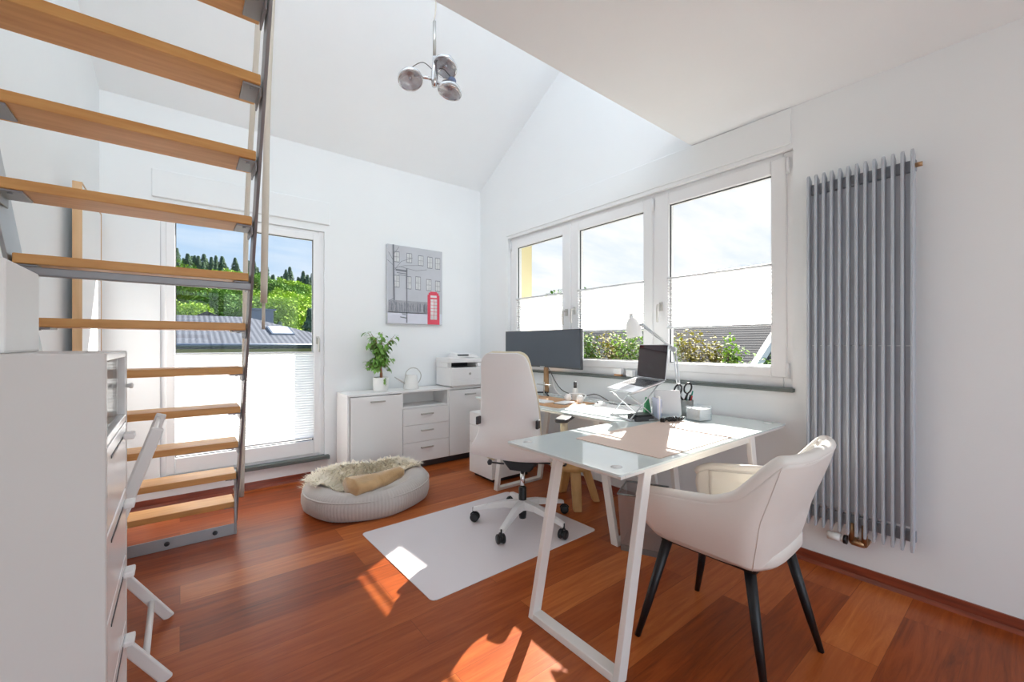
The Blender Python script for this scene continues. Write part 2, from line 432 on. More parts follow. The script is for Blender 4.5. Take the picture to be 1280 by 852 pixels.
# rear slope of the roof with an unseen roof window added to brighten the room
def rsl(y): return rz(1.1)+(2.6-rz(1.1))*(1.1-y)/4.3
mb = MB()
KY0, KY1, KX0, KX1 = -.9, .7, -.6, 1.2
def rslab(x0, x1, y0, y1):
    mb.prism([(x0,y1,rsl(y1)),(x0,y0,rsl(y0)),(x0,y0,rsl(y0)+.25),(x0,y1,rsl(y1)+.25)], (x1-x0,0,0))
rslab(-1.9,3.05,KY1,1.1); rslab(-1.9,3.05,-3.2,KY0); rslab(-1.9,KX0,KY0,KY1); rslab(KX1,3.05,KY0,KY1)
struct('ceiling_rear_slope', mb, M['ceil'], 'sloping white roof ceiling above the loft', 'ceiling')
mb = MB()
for (x0, x1, y0, y1) in ((KX0,KX0+.06,KY0,KY1),(KX1-.06,KX1,KY0,KY1),(KX0+.06,KX1-.06,KY0,KY0+.06),(KX0+.06,KX1-.06,KY1-.06,KY1)):
    mb.prism([(x0,y1,rsl(y1)+.1),(x0,y0,rsl(y0)+.1),(x0,y0,rsl(y0)+.2),(x0,y1,rsl(y1)+.2)], (x1-x0,0,0))
w3_ = struct('added_roof_window', mb, M['pvc'], 'unseen roof window added above the loft for fill light', 'window')
y0, y1 = KY0+.06, KY1-.06
link('pane', MB().prism([(KX0+.06,y1,rsl(y1)+.14),(KX0+.06,y0,rsl(y0)+.14),(KX0+.06,y0,rsl(y0)+.147),(KX0+.06,y1,rsl(y1)+.147)], (KX1-KX0-.12,0,0)), M['blind_door'], w3_)
# skirting
def skirt(name, a, b, n, label, m=M['skirt']):
    a, b, n = V(a), V(b), V(n)
    mb = MB().hexa([a, b, b+n*.018, a+n*.018], [a+V((0,0,.058)), b+V((0,0,.058)), b+n*.01+V((0,0,.058)), a+n*.01+V((0,0,.058))])
    mb.hexa([a+n*.018, b+n*.018, b+n*.03, a+n*.03], [a+n*.018+V((0,0,.018)), b+n*.018+V((0,0,.018)), b+n*.02+V((0,0,.018)), a+n*.02+V((0,0,.018))])
    struct(name, mb, m, label, 'baseboard')
skirt('baseboard_right', (XW,-3,0), (XW,YB,0), (-1,0,0), 'reddish brown skirting along the right wall')
skirt('baseboard_back', (XW-.03,YB,0), (lx(YB)+.03,YB,0), (0,-1,0), 'reddish brown skirting below the balcony door', M['skirt2'])
skirt('baseboard_left', (lx(YB),YB,0), (lx(-3),-3,0), (1,.078,0), 'reddish brown skirting along the left wall')

# ------------------------------------------------------------------ window in the right wall
XF = 2.772
def yz_frame(mb, x0, x1, y0, y1, z0, z1, w, mi=0):
    mb.box((x0,y0,z0),(x1,y0+w,z1),mi).box((x0,y1-w,z0),(x1,y1,z1),mi)
    mb.box((x0,y0+w,z0),(x1,y1-w,z0+w),mi).box((x0,y0+w,z1-w),(x1,y1-w,z1),mi)
    return mb
mb = MB()
x0, x1 = XF+.012, XF+.08
mb.box((x0,OY0,OZ0),(x1,OY0+.06,OZ1)).box((x0,OY1-.06,OZ0),(x1,OY1,OZ1))
mb.box((x0,OY0+.06,OZ0),(x1,OY1-.06,OZ0+.07)).box((x0,OY0+.06,OZ1-.05),(x1,OY1-.06,OZ1))
mb.box((x0,1.775,OZ0+.07),(x1,1.835,OZ1-.05)).box((x0,2.618,OZ0+.07),(x1,2.678,OZ1-.05))
win = struct('window_1', mb, M['pvc'], 'wide white three-sash window with half lowered blinds in the right wall', 'window', bevel=.006)
PANES = [(1.011,1.681,.929,1.797), (1.894,2.557,1.813,2.640), (2.759,3.427,2.656,3.512)]
PZ0, PZ1 = 1.067, 2.211
def window_handle(par, y, z):
    mb = MB().cbox((XF-.004,y,z),(.012,.028,.065))
    mb.ring([(XF-.008,y,z+.01),(XF-.045,y,z+.01)], .009, 10)
    mb.ring(spline([(XF-.045,y,z+.014),(XF-.05,y,z-.02),(XF-.05,y,z-.07),(XF-.046,y,z-.115)],5), .009, 10)
    link('handle', mb, M['handle'], par, bevel=.003)
for i, (p0, p1, s0, s1) in enumerate(PANES):
    mb = MB(); z0, z1 = 1.004, 2.297
    mb.box((XF,s0,z0),(XF+.07,p0,z1)).box((XF,p1,z0),(XF+.07,s1,z1))
    mb.box((XF,p0,z0),(XF+.07,p1,PZ0)).box((XF,p0,PZ1),(XF+.07,p1,z1))
    s = link('sash', mb, M['pvc'], win, bevel=.007)
    link('seal', yz_frame(MB(), XF+.018, XF+.03, p0-.001, p1+.001, PZ0-.001, PZ1+.001, .006), M['seal'], s)
    link('pane', MB().box((XF+.034,p0-.005,PZ0-.005),(XF+.04,p1+.005,PZ1+.005)), M['glass'], s)
    hy = {0: 1.74, 1: 2.598, 2: 2.70}[i]
    window_handle(s, hy, {0: 1.475, 1: 1.50, 2: 1.49}[i])
    hm = MB()
    yy = {0: .918, 1: 1.806, 2: 3.515}[i]
    for zz in (1.045, 2.235): hm.ring([(XF-.006,yy,zz-.045),(XF-.006,yy,zz+.045)], .009, 10)
    link('hinge', hm, M['pvc'], s)

def pleated(name, axis, a0, a1, z0, z1, d, label, top=True, bot=True, sgn=-1):
    """pleated blind; axis 'y' (right wall, plane x=d) or 'x' (back wall, plane y=d)"""
    mid = (a0+a1)/2
    P = (lambda a, q, z: (d+sgn*q, a, z)) if axis == 'y' else (lambda a, q, z: (a, d+sgn*q, z))
    t = thing(name, label, 'blind', P(mid, 0, z0))
    t['group'] = 'pleated window blinds'
    n = max(4, int(round((z1-z0)/.011))); n += n % 2
    mb = MB()
    for k in range(n):
        za, zb = z0+(z1-z0)*k/n, z0+(z1-z0)*(k+1)/n
        qa, qb = (.0075, .0125) if k % 2 == 0 else (.0125, .0075)
        mb._add([P(a0,qa,za),P(a1,qa,za),P(a1,qb,zb),P(a0,qb,zb)], [(0,1,2,3)])
    link('fabric', mb, M['blind' if axis == 'y' else 'blind_door'], t)
    for zz, h in ((z1, .012), (z0, .014)):
        lo = P(a0,-.0,zz-h/2); hi = P(a1,.022,zz+h/2)
        lo2 = tuple(min(p, q) for p, q in zip(lo, hi)); hi2 = tuple(max(p, q) for p, q in zip(lo, hi))
        link('rail', MB().box(lo2, hi2), M['rail'], t, bevel=.003)
    return t
BX = XF+.012
pleated('pleated_blind', 'y', PANES[0][0]-.008, PANES[0][1]+.008, 1.318, 1.676, BX, 'white pleated blind on the window sash nearest the grey radiator')
pleated('pleated_blind', 'y', PANES[1][0]-.008, PANES[1][1]+.008, 1.314, 1.676, BX, 'white pleated blind on the middle window sash above the laptop')
pleated('pleated_blind', 'y', PANES[2][0]-.008, PANES[2][1]+.008, 1.314, 1.672, BX, 'white pleated blind on the window sash behind the wide monitor')

struct('wall_reveal', MB().box((2.86,3.528,.945),(3.07,3.546,2.325)), M['yellow'], 'yellow outside reveal beside the wide window', 'wall')
# window sill, roller box strip
mb = MB().box((XW-.03,OY0-.01,.925),(XF+.014,OY1+.01,.947))
struct('sill', mb, M['sill_dark'], 'dark grey stone sill under the wide window', 'sill', bevel=.003)
struct('trim_1', MB().box((XW-.012,.894,2.345),(XW,3.56,2.551)), M['wall'], 'white roller shutter box strip above the wide window', 'trim', bevel=.005)
mb = MB().box((XW-.004,.887,2.318),(XW+.02,OY1,2.345))
struct('trim_2', mb, M['pvc'], 'white reveal edge above the wide window', 'trim', bevel=.004)

# ------------------------------------------------------------------ balcony door in the back wall
YF = YB+.012
mb = MB()
mb.box((DX0,YF+.01,DZ0),(DX0+.05,YF+.08,DZ1)).box((DX1-.05,YF+.01,DZ0),(DX1,YF+.08,DZ1))
mb.box((DX0+.05,YF+.01,DZ0),(DX1-.05,YF+.08,DZ0+.04)).box((DX0+.05,YF+.01,DZ1-.045),(DX1-.05,YF+.08,DZ1))
door = struct('door_1', mb, M['pvc'], 'white glazed balcony door behind the loft stair', 'door', bevel=.006)
px0, px1, pz0, pz1 = -.028, .945, .335, 2.14
mb = MB(); sx0, sx1, sz0, sz1 = DX0+.032, DX1-.032, DZ0+.022, DZ1-.03
mb.box((sx0,YF-.004,sz0),(px0,YF+.07,sz1)).box((px1,YF-.004,sz0),(sx1,YF+.07,sz1))
mb.box((px0,YF-.004,sz0),(px1,YF+.07,pz0)).box((px0,YF-.004,pz1),(px1,YF+.07,sz1))
s = link('sash', mb, M['pvc'], door, bevel=.007)
mb = MB(); w = .006
mb.box((px0,YF+.014,pz0),(px0+w,YF+.026,pz1)).box((px1-w,YF+.014,pz0),(px1,YF+.026,pz1)).box((px0,YF+.014,pz1-w),(px1,YF+.026,pz1)).box((px0,YF+.014,pz0),(px1,YF+.026,pz0+w))
link('seal', mb, M['seal'], s)
link('pane', MB().box((px0-.004,YF+.032,pz0-.004),(px1+.004,YF+.038,pz1+.004)), M['glass'], s)
mb = MB().cbox((.978,YF-.01,1.235),(.028,.012,.07))
mb.ring([(.978,YF-.012,1.25),(.978,YF-.05,1.25)], .009, 10).ring(spline([(.978,YF-.05,1.254),(.978,YF-.054,1.22),(.978,YF-.054,1.17),(.978,YF-.05,1.13)],5), .0095, 10)
link('handle', mb, M['handle'], s, bevel=.003)
pleated('pleated_blind', 'x', px0, px1, .36, 1.127, YF+.008, 'tall white pleated blind over the lower half of the balcony door')
struct('door_sill', MB().box((DX0-.03,YB-.05,.16),(DX1+.035,YF+.02,.192)), M['sill_dark'], 'dark grey stone sill under the balcony door', 'sill', bevel=.004)
struct('trim_3', MB().box((-.165,YB-.02,2.288),(1.077,YB,2.495)), M['wall'], 'white roller shutter box above the balcony door', 'trim', bevel=.008)

# door leaf with beech edges standing along the left wall
mb = MB().box((-.458,3.285,.01),(-.425,4.0,2.085))
d2 = struct('door_2', mb, M['white_m'], 'white door leaf with beech edges along the left wall', 'door', bevel=.002)
link('edge_strip', MB().box((-.460,3.272,.01),(-.422,3.285,2.09)), M['beech_v'], d2)
link('edge_strip', MB().box((-.452,4.0,.01),(-.422,4.012,2.085)), M['beech_v'], d2)
link('edge_strip', MB().box((-.452,3.285,2.085),(-.422,4.012,2.093)), M['beech_v'], d2)

# ------------------------------------------------------------------ loft stair
def st(i): return V((.275-.0046*i, 3.218-.159*i, .192+.2223*i))       # right end of tread, viewer side, top edge
TW = .715; N = 11
SDIR = V((-.0046, -.159, .2223))
stair = thing('loft_stair', 'steep open loft stair with beech treads between grey steel stringers', 'stair', (-.08,3.2,0))
for sgn in (1, -1):
    o = V((.008 if sgn > 0 else -TW-.008, 0, 0))
    a = st(-.72); b = st(11.9)
    n0, n1 = V((0,-.02,0)), V((0,.215,0))
    th = V((.012*sgn,0,0))
    poly = [a+n0+o, b+n0+o, b+n1+o, a+V((0,.16,-.0))+o]
    if sgn > 0: poly = [a+n0+o, b+n0+o, b+V((0,.075,0))+o, a+V((0,.075,0))+o]
    link('stringer', MB().prism(poly, th), M['steel'] if sgn > 0 else M['steel_l'], stair, bevel=.002)
for i in range(N):
    p = st(i)
    o = link('tread', MB().box((p.x-TW,p.y,p.z-.036),(p.x,p.y+.175,p.z)), M['beech'], stair, bevel=.004)
    for xx in ((p.x-.055, p.x+.004), (p.x-TW-.004, p.x-TW+.06)):
        mb = MB().box((xx[0],p.y+.012,p.z-.044),(xx[1],p.y+.14,p.z-.036))
        xs = xx[1]-.006 if xx[0] > -.2 else xx[0]
        mb.box((xs,p.y+.012,p.z-.075),(xs+.006,p.y+.14,p.z-.036))
        mb.cbox(((xx[0]+xx[1])/2,p.y+.03,p.z-.046),(.012,.012,.006))
        link('bracket', mb, M['steel'], o, bevel=.002)
p = st(6)
link('crossbar', MB().box((p.x-TW-.008,p.y-.012,p.z-.078),(p.x+.008,p.y+.022,p.z-.047)), M['steel'], stair, bevel=.004)
p = st(0)
fp = link('foot_plate', MB().box((p.x-TW-.01,3.172,0),(.283,3.180,.068)), M['steel_l'], stair, bevel=.002)
for xx in (.17,-.06,-.33):
    link('bolt', MB().lathe([(.013,0),(.013,.008),(.007,.012)], (xx,3.172,.036), 12, M4=RX(pi/2)), M['dark'], fp)
link('end_bar', MB().box((.270,3.166,0),(.281,3.205,.40)), M['steel_l'], stair, bevel=.002)
link('end_bar', MB().box((.275-TW-.01,3.166,0),(.275-TW,3.205,.40)), M['steel_l'], stair, bevel=.002)
mb = MB().ring(spline([(.318,3.27,.2),(.325,3.2,1.0),(.33,3.13,1.95),(.33,2.86,2.5),(.33,2.45,3.2)],6), .014, 12)
mb.ring([(.27,3.26,.26),(.322,3.265,.26)], .008, 8)
link('handrail', mb, M['wirew'], stair)
mb = MB().ring(spline([(.35,2.575,1.42),(.35,2.51,2.0),(.345,2.40,2.5),(.34,2.2,3.0)],6), [.0165]*7+[.015]*12, 14)
mb.ring([(.35,2.58,1.42),(.35,2.59,1.28)], .008, 10)
link('grab_rail', mb, M['wirew'], stair)

# ------------------------------------------------------------------ drawer cabinet in the left foreground
cx0, cx1, cy0, cy1, cz = -.56, -.118, 1.182, 1.615, 1.182
cab = thing('drawer_cabinet', 'tall white drawer cabinet at the left front edge with stacked drawers', 'cabinet', (-.33,1.4,0))
mb = MB().box((cx0,cy0,.04),(cx1,cy0+.018,cz)).box((cx0,cy1-.018,.04),(cx1,cy1,cz)).box((cx0,cy0+.018,cz-.02),(cx1-.02,cy1-.018,cz)).box((cx0,cy0+.018,.04),(cx0+.012,cy1-.018,cz-.02)).box((cx0+.012,cy0+.018,.04),(cx1-.02,cy1-.018,.06))
mb.box((cx0+.03,cy0+.03,0),(cx1-.05,cy1-.03,.04))
mb.box((cx0+.012,cy0+.018,.985),(cx1-.02,cy1-.018,1.0))
link('body', mb, M['cabside'], cab, bevel=.003)
zb = [.06,.245,.43,.615,.80,.985]
for k in range(5):
    d = link('drawer', MB().box((cx1-.02,cy0+.02,zb[k]+.002),(cx1-.001,cy1-.02,zb[k+1]-.002)), M['white_gl'], cab, bevel=.003)
    zz = zb[k+1]-.03
    link('handle', MB().box((cx1-.001,1.515,zz-.010),(cx1+.022,1.565,zz+.006)), M['white'], d, bevel=.004)
    link('finger_slot', MB().box((cx1-.001,1.27,zz-.006),(cx1+.0006,1.51,zz)), M['dark'], d)
fr = MB(); x0, x1 = cx1-.02, cx1
fr.box((x0,cy0+.019,.987),(x1-.001,cy1-.019,1.005)).box((x0,cy0+.019,1.165),(x1-.001,cy1-.019,cz-.001)).box((x0,cy0+.019,1.005),(x1-.001,cy0+.03,1.165)).box((x0,cy1-.03,1.005),(x1-.001,cy1-.019,1.165))
g = link('glazed_flap', fr, M['white_gl'], cab, bevel=.002)
link('pane', MB().box((x0+.006,cy0+.03,1.01),(x0+.011,cy1-.03,1.16)), M['glass'], g)
link('knob', MB().lathe([(.005,0),(.005,.006),(.008,.009),(.008,.014),(.003,.016)], (cx1,1.58,1.085), 16, M4=RY(pi/2)), M['white'], g)

bx = thing('file_box', 'white file box standing on top of the tall drawer cabinet', 'box', (-.3,1.3,cz))
mb = MB().box((-.5,1.23,cz),(-.262,1.48,cz+.185))
link('body', mb, M['white_m'], bx, bevel=.006)
link('slot', MB().box((-.34,1.226,cz+.03),(-.325,1.231,cz+.15)), M['dark'], bx)

# ------------------------------------------------------------------ white folding chair by the cabinet
fc = thing('folding_chair', 'white folding chair with crossed flat legs beside the drawer cabinet', 'chair', (-.2,2.165,0))
def bar(mb, a, b, w, t, mi=0, side=V((0,1,0))):
    """flat bar a->b, width w in the x-z plane, thickness t along side"""
    a, b = V(a), V(b); d = (b-a).normalized(); n = d.cross(side).normalized()*w/2; s = side*t/2
    return mb.hexa([a-n-s,a+n-s,a+n+s,a-n+s],[b-n-s,b+n-s,b+n+s,b-n+s],mi)
for y in (1.946,2.384):
    yi = y+.024 if y < 2.1 else y-.024
    link('back_leg', bar(MB(), (-.035,y,.0), (-.40,y,.90*.62), .038, .02), M['white'], fc, bevel=.005)
    link('front_leg', bar(MB(), (-.36,yi,.0), (-.062,yi,.90), .036, .02), M['white'], fc, bevel=.005)
mb = MB(); bar(mb, (-.098,2.165,.80), (-.070,2.165,.89), .014, .38); link('backrest', mb, M['white'], fc, bevel=.006)
mb = MB().box((-.52,1.99,.435),(-.17,2.34,.46)); link('seat', mb, M['white'], fc, bevel=.006)
link('stretcher', MB().ring([(-.095,1.95,.092),(-.095,2.38,.092)], .011, 10), M['white'], fc)
link('stretcher', MB().ring([(-.30,1.97,.18),(-.30,2.36,.18)], .008, 10), M['white'], fc)

# ------------------------------------------------------------------ sideboard
SX0, SX1, SY0, SZ = 1.133, 2.64, 3.73, .76
sb = thing('sideboard', 'long low white sideboard against the back wall under the picture', 'sideboard', (1.88,3.9,0))
yb = YB-.032
mb = MB().box((SX0,SY0,.07),(SX0+.02,yb,SZ-.02)).box((SX1-.02,SY0,.07),(SX1,yb,SZ-.02)).box((SX0,SY0-.004,SZ-.02),(SX1,yb,SZ))
mb.box((SX0+.02,SY0,.07),(SX1-.02,yb,.09)).box((SX0+.02,yb-.01,.09),(SX1-.02,yb,SZ-.02))
mb.box((1.627,SY0,.09),(1.645,yb-.01,SZ-.02)).box((2.118,SY0,.09),(2.136,yb-.01,SZ-.02)).box((1.645,SY0+.01,.585),(2.118,yb-.01,.603))
link('body', mb, M['white'], sb, bevel=.002)
link('plinth', MB().box((SX0+.04,SY0+.05,0),(SX1-.04,yb-.03,.07)), M['dark'], sb)
def barhandle(par, x, y, z, w=.13):
    mb = MB().box((x-w/2,y-.024,z-.007),(x+w/2,y-.017,z+.007)).box((x-w/2,y-.018,z-.005),(x-w/2+.01,y,z+.005)).box((x+w/2-.01,y-.018,z-.005),(x+w/2,y,z+.005))
    link('handle', mb, M['handle'], par, bevel=.002)
for a, b in ((SX0+.022,1.634),(2.129,SX1-.022)):
    d = link('door', MB().box((a+.002,SY0-.018,.074),(b-.002,SY0-.001,SZ-.026)), M['white'], sb, bevel=.002)
    barhandle(d, (a+b)/2, SY0-.018, .685)
for z0, z1 in ((.43,.585),(.265,.427),(.074,.262)):
    d = link('drawer', MB().box((1.638,SY0-.018,z0),(2.125,SY0-.001,z1)), M['white'], sb, bevel=.002)
    barhandle(d, 1.88, SY0-.018, z1-.055)

# printer
px, py, pz = 2.36, 3.86, SZ
pr = thing('printer', 'white multifunction laser printer standing on the right end of the sideboard', 'printer', (px,py,pz))
X0, X1, Y0, Y1 = 2.145, 2.575, 3.69, 4.02
mb = MB().box((X0,Y0,pz+.012),(X1,Y1,pz+.20)).box((X0,Y0+.09,pz+.20),(X0+.05,Y1,pz+.25)).box((X1-.12,Y0+.02,pz+.20),(X1,Y1,pz+.25)).box((X0+.05,Y0+.2,pz+.20),(X1-.12,Y1,pz+.25))
mb.box((X0+.03,Y0+.03,pz),(X1-.03,Y1-.03,pz+.012))
link('body', mb, M['white'], pr, bevel=.006)
link('paper_drawer', MB().box((X0+.01,Y0-.006,pz+.018),(X1-.01,Y0,pz+.075)), M['white'], pr, bevel=.002)
link('front_flap', MB().box((X0+.01,Y0-.004,pz+.08),(X1-.01,Y0,pz+.196)), M['white'], pr, bevel=.002)
link('output_tray', MB().box((X0+.052,Y0+.02,pz+.199),(X1-.122,Y0+.2,pz+.207)), M['dark'], pr)
link('tray_recess', MB().box((X0+.052,Y0+.195,pz+.206),(X1-.122,Y0+.199,pz+.249)), M['black'], pr)
mb = MB().hexa([(X0-.002,Y0+.03,pz+.25),(X1+.002,Y0-.005,pz+.25),(X1+.002,Y1,pz+.25),(X0-.002,Y1,pz+.25)],[(X0-.002,Y0+.03,pz+.30),(X1+.002,Y0-.005,pz+.285),(X1+.002,Y1,pz+.30),(X0-.002,Y1,pz+.30)])
link('scanner', mb, M['white'], pr, bevel=.006)
mb = MB().hexa([(X0+.12,Y0+.10,pz+.30),(X1-.04,Y0+.10,pz+.30),(X1-.04,Y1-.03,pz+.30),(X0+.12,Y1-.03,pz+.30)],[(X0+.14,Y0+.13,pz+.335),(X1-.05,Y0+.13,pz+.325),(X1-.05,Y1-.05,pz+.345),(X0+.14,Y1-.05,pz+.35)])
link('document_feeder', mb, M['white'], pr, bevel=.006)
link('feeder_slot', MB().box((X0+.14,Y0+.112,pz+.318),(X1-.16,Y0+.129,pz+.332)), M['dark'], pr)
link('control_panel', MB().hexa([(X1-.115,Y0-.0,pz+.208),(X1-.005,Y0-.0,pz+.208),(X1-.005,Y0+.019,pz+.208),(X1-.115,Y0+.019,pz+.208)],[(X1-.115,Y0+.012,pz+.248),(X1-.005,Y0+.012,pz+.248),(X1-.005,Y0+.019,pz+.248),(X1-.115,Y0+.019,pz+.248)]), M['white_m'], pr)
link('badge', MB().lathe([(.013,0),(.013,.002)], (2.36,Y0-.004,pz+.135), 20, M4=RX(pi/2)), M['handle'], pr)

# potted ficus
fx, fy = 1.49, 3.885
pl = thing('potted_ficus', 'small green ficus in a white pot on the left part of the sideboard', 'plant', (fx,fy,SZ))
link('pot', MB().lathe([(.0,0),(.062,0),(.069,.01),(.07,.125),(.066,.128),(.063,.12),(.062,.105),(0,.105)], (fx,fy,SZ), 32), M['pot'], pl)
link('soil', MB().lathe([(0,.104),(.061,.104),(.061,.112),(0,.116)], (fx,fy,SZ), 24), M['soil'], pl)
mb = MB(); tips = []
mb.ring(spline([(fx,fy,SZ+.1),(fx+.004,fy,SZ+.16),(fx-.002,fy,SZ+.21)],4), [.014]*5+[.011]*4, 8)
for k in range(34):
    a = random.uniform(0,2*pi); r = random.uniform(.04,.15)*(1 if k > 5 else .5); zt = random.uniform(.2,.56)
    p1 = V((fx-.002,fy,SZ+random.uniform(.15,.22)))
    p3 = V((fx+r*cos(a), fy+r*.85*sin(a), SZ+zt)); p2 = p1.lerp(p3,.5)+V((-.2*r*cos(a),-.2*r*sin(a),.04))
    if p3.z < SZ+.28: p2.z += .05
    pts = spline([p1,p2,p3],4); mb.ring(pts, [.0042-.0003*i for i in range(len(pts))], 5)
    tips += [(pts[i], a) for i in range(3,len(pts))]
link('trunk', mb, M['bark'], pl)
def leaf(mb, p, d, w, up=V((0,0,1)), fold=.2):
    d = V(d); L = d.length; t = d.normalized(); s = t.cross(up)
    if s.length < .05: s = V((1,0,0))
    s.normalize(); n = s.cross(t)
    m1 = p+d*.35; m2 = p+d*.72-n*L*.05; e = p+d-n*L*.22
    mb._add([p, m1+s*w+n*w*fold, m1-s*w+n*w*fold, m2+s*w*.75, m2-s*w*.75, e, m1, m2], [(0,6,1),(0,2,6),(6,7,3,1),(6,2,4,7),(7,5,3),(7,4,5)], 0, True)
mb = MB()
for p, a in tips:
    for k in range(random.choice((3,3,4,4))):
        b = a+random.uniform(-1.6,1.6); L = random.uniform(.035,.062)
        leaf(mb, p+V((random.uniform(-.02,.02),random.uniform(-.02,.02),random.uniform(-.015,.015))), V((cos(b),sin(b),random.uniform(-.9,.35)))*L, L*.27)
for k in range(5): leaf(mb, V((fx+.01,fy-.072,SZ+.13-.012*k)), V((.012*(-1)**k,-.012,-.03)), .009)
link('foliage', mb, M['leaf'], pl)

# watering can
wx, wy = 1.785, 3.86
wc = thing('watering_can', 'small pale watering can with a thin hoop handle on the sideboard', 'watering can', (wx,wy,SZ))
link('body', MB().lathe([(0,0),(.073,0),(.075,.006),(.056,.138),(.053,.138),(.068,.012),(0,.01)], (wx,wy,SZ), 32), M['pot'], wc)
link('spout', MB().ring(spline([(wx-.05,wy,SZ+.05),(wx-.10,wy,SZ+.08),(wx-.17,wy,SZ+.125)],5), [.009-.0005*i for i in range(11)], 10), M['handle'], wc)
mb = MB().ring(spline([(wx-.056,wy,SZ+.115),(wx-.05,wy,SZ+.17),(wx,wy,SZ+.205),(wx+.065,wy,SZ+.195),(wx+.105,wy,SZ+.14),(wx+.095,wy,SZ+.085),(wx+.064,wy,SZ+.045)],6), .0045, 8)
link('handle', mb, M['handle'], wc)

# ------------------------------------------------------------------ picture on the back wall
ax0, ax1, az0, az1 = 1.61, 2.224, 1.405, 2.197
art = thing('canvas_picture', 'grey winter street picture with a red phone box on the back wall', 'picture', ((ax0+ax1)/2,YB-.02,az0))
yf = YB-.04
link('canvas', MB().box((ax0,yf,az0),(ax1,YB-.001,az1)), M['cv_grey'], art, bevel=.003)
mb = MB(); L = .0006
aw, ah = ax1-ax0, az1-az0
def quad(u0, v0, u1, v1, mi, lay=1):
    mb.box((ax0+u0*aw,yf-L*lay,az1-v1*ah),(ax0+u1*aw,yf-L*(lay-1)+.0001,az1-v0*ah), mi)
def stroke(u0, v0, u1, v1, w, mi, lay=3):
    a = V((ax0+u0*aw,yf-L*lay,az1-v0*ah)); b = V((ax0+u1*aw,yf-L*lay,az1-v1*ah)); d = (b-a).normalized(); n = V((d.z,0,-d.x))*w/2
    mb.hexa([a-n,a+n,b+n,b-n],[p+V((0,L,0)) for p in (a-n,a+n,b+n,b-n)],mi)
quad(.01,.85,.99,.99,1); quad(.02,.70,.72,.86,4)
for u, v0, v1 in ((.12,.09,.21),(.34,.09,.20),(.55,.10,.22),(.72,.10,.24),(.87,.10,.24),(.12,.39,.53),(.33,.39,.54),(.50,.38,.54),(.70,.40,.54),(.87,.41,.54)):
    quad(u-.008,v0-.008,u+.088,v1+.008,3); quad(u,v0,u+.08,v1,2,2)
    stroke(u+.04,v0,u+.04,v1,.003,3); stroke(u,(v0+v1)/2,u+.08,(v0+v1)/2,.003,3)
stroke(.10,.0,.115,.70,.016,3,4); stroke(.335,.28,.335,.985,.013,3,4)
stroke(.14,.315,.335,.32,.02,3,4); stroke(.16,.35,.335,.355,.008,3,4); stroke(.19,.375,.335,.38,.006,3,4)
for u0,v0,u1,v1 in ((.11,.3,.3,.25),(.3,.25,.62,.22),(.11,.33,.24,.2),(.24,.2,.44,.14),(.1,.2,.02,.1),(.1,.26,.0,.2),(.2,.27,.5,.3),(.5,.3,.7,.27),(.11,.12,.2,.02),(.02,.72,.1,.68),(.1,.68,.14,.76)):
    stroke(u0,v0,u1,v1,.004,3,4)
for u,v in ((.25,.87),(.22,.91),(.27,.915)): stroke(u,v,u+.07,v+.01,.01,3,4)
for k in range(40):
    u = .02+.69*random.random(); stroke(u,.85-random.random()*.02,u+random.uniform(-.02,.02),.71+random.random()*.06,.004,0,3)
quad(.715,.60,.945,.995,5,3); quad(.735,.57,.925,.60,5,3); quad(.765,.555,.895,.57,5,3)
quad(.77,.605,.89,.635,6,4); quad(.77,.655,.895,.93,2,4); quad(.78,.66,.84,.87,6,5)
for k in range(5): stroke(.77,.69+.045*k,.895,.69+.045*k,.004,5,6)
stroke(.835,.655,.835,.93,.005,5,6)
link('print', mb, [M['cv_dark'],M['cv_snow'],M['cv_win'],M['cv_dark'],M['cv_hedge'],M['cv_red'],M['cv_white']], art)
# ------------------------------------------------------------------ pet bed with throws
bx, by, ra, rb = 1.135, 3.20, .465, .40
bed = thing('pet_bed', 'round grey corduroy pet bed on the floor in front of the sideboard', 'pet bed', (bx,by,0))
mb = MB(); n = 360; rows = []
prof = [(.0,.004),(.90,.0),(.97,.02),(1.0,.07),(1.0,.12),(.97,.165),(.90,.195),(.80,.205),(.70,.19),(.62,.15),(.56,.115),(.3,.10),(0,.10)]
for i, (r, z) in enumerate(prof):
    row = []
    for j in range(n):
        a = 2*pi*j/n
        rib = .0028*(1 if j % 3 == 0 else -.5) if 1 <= i <= 7 else 0
        dip = 1-.12*max(0, cos(a+pi/2+.2))*(z > .1)
        lump = 1+.02*sin(3*a+1)+.012*sin(7*a)
        row.append(V((bx+(ra*r+rib)*cos(a)*lump, by+(rb*r+rib)*sin(a)*lump, z*dip)))
    rows.append(row)
mb.grid(rows, closed=True)
link('cushion_ring', mb, M['bed'], bed)
pts = [V((bx+ra*.985*cos(2*pi*j/90), by+rb*.985*sin(2*pi*j/90), .152*(1-.12*max(0,cos(2*pi*j/90+pi/2+.2))))) for j in range(91)]
link('piping', MB().ring(pts, .006, 8, cap=False), M['bed'], bed)

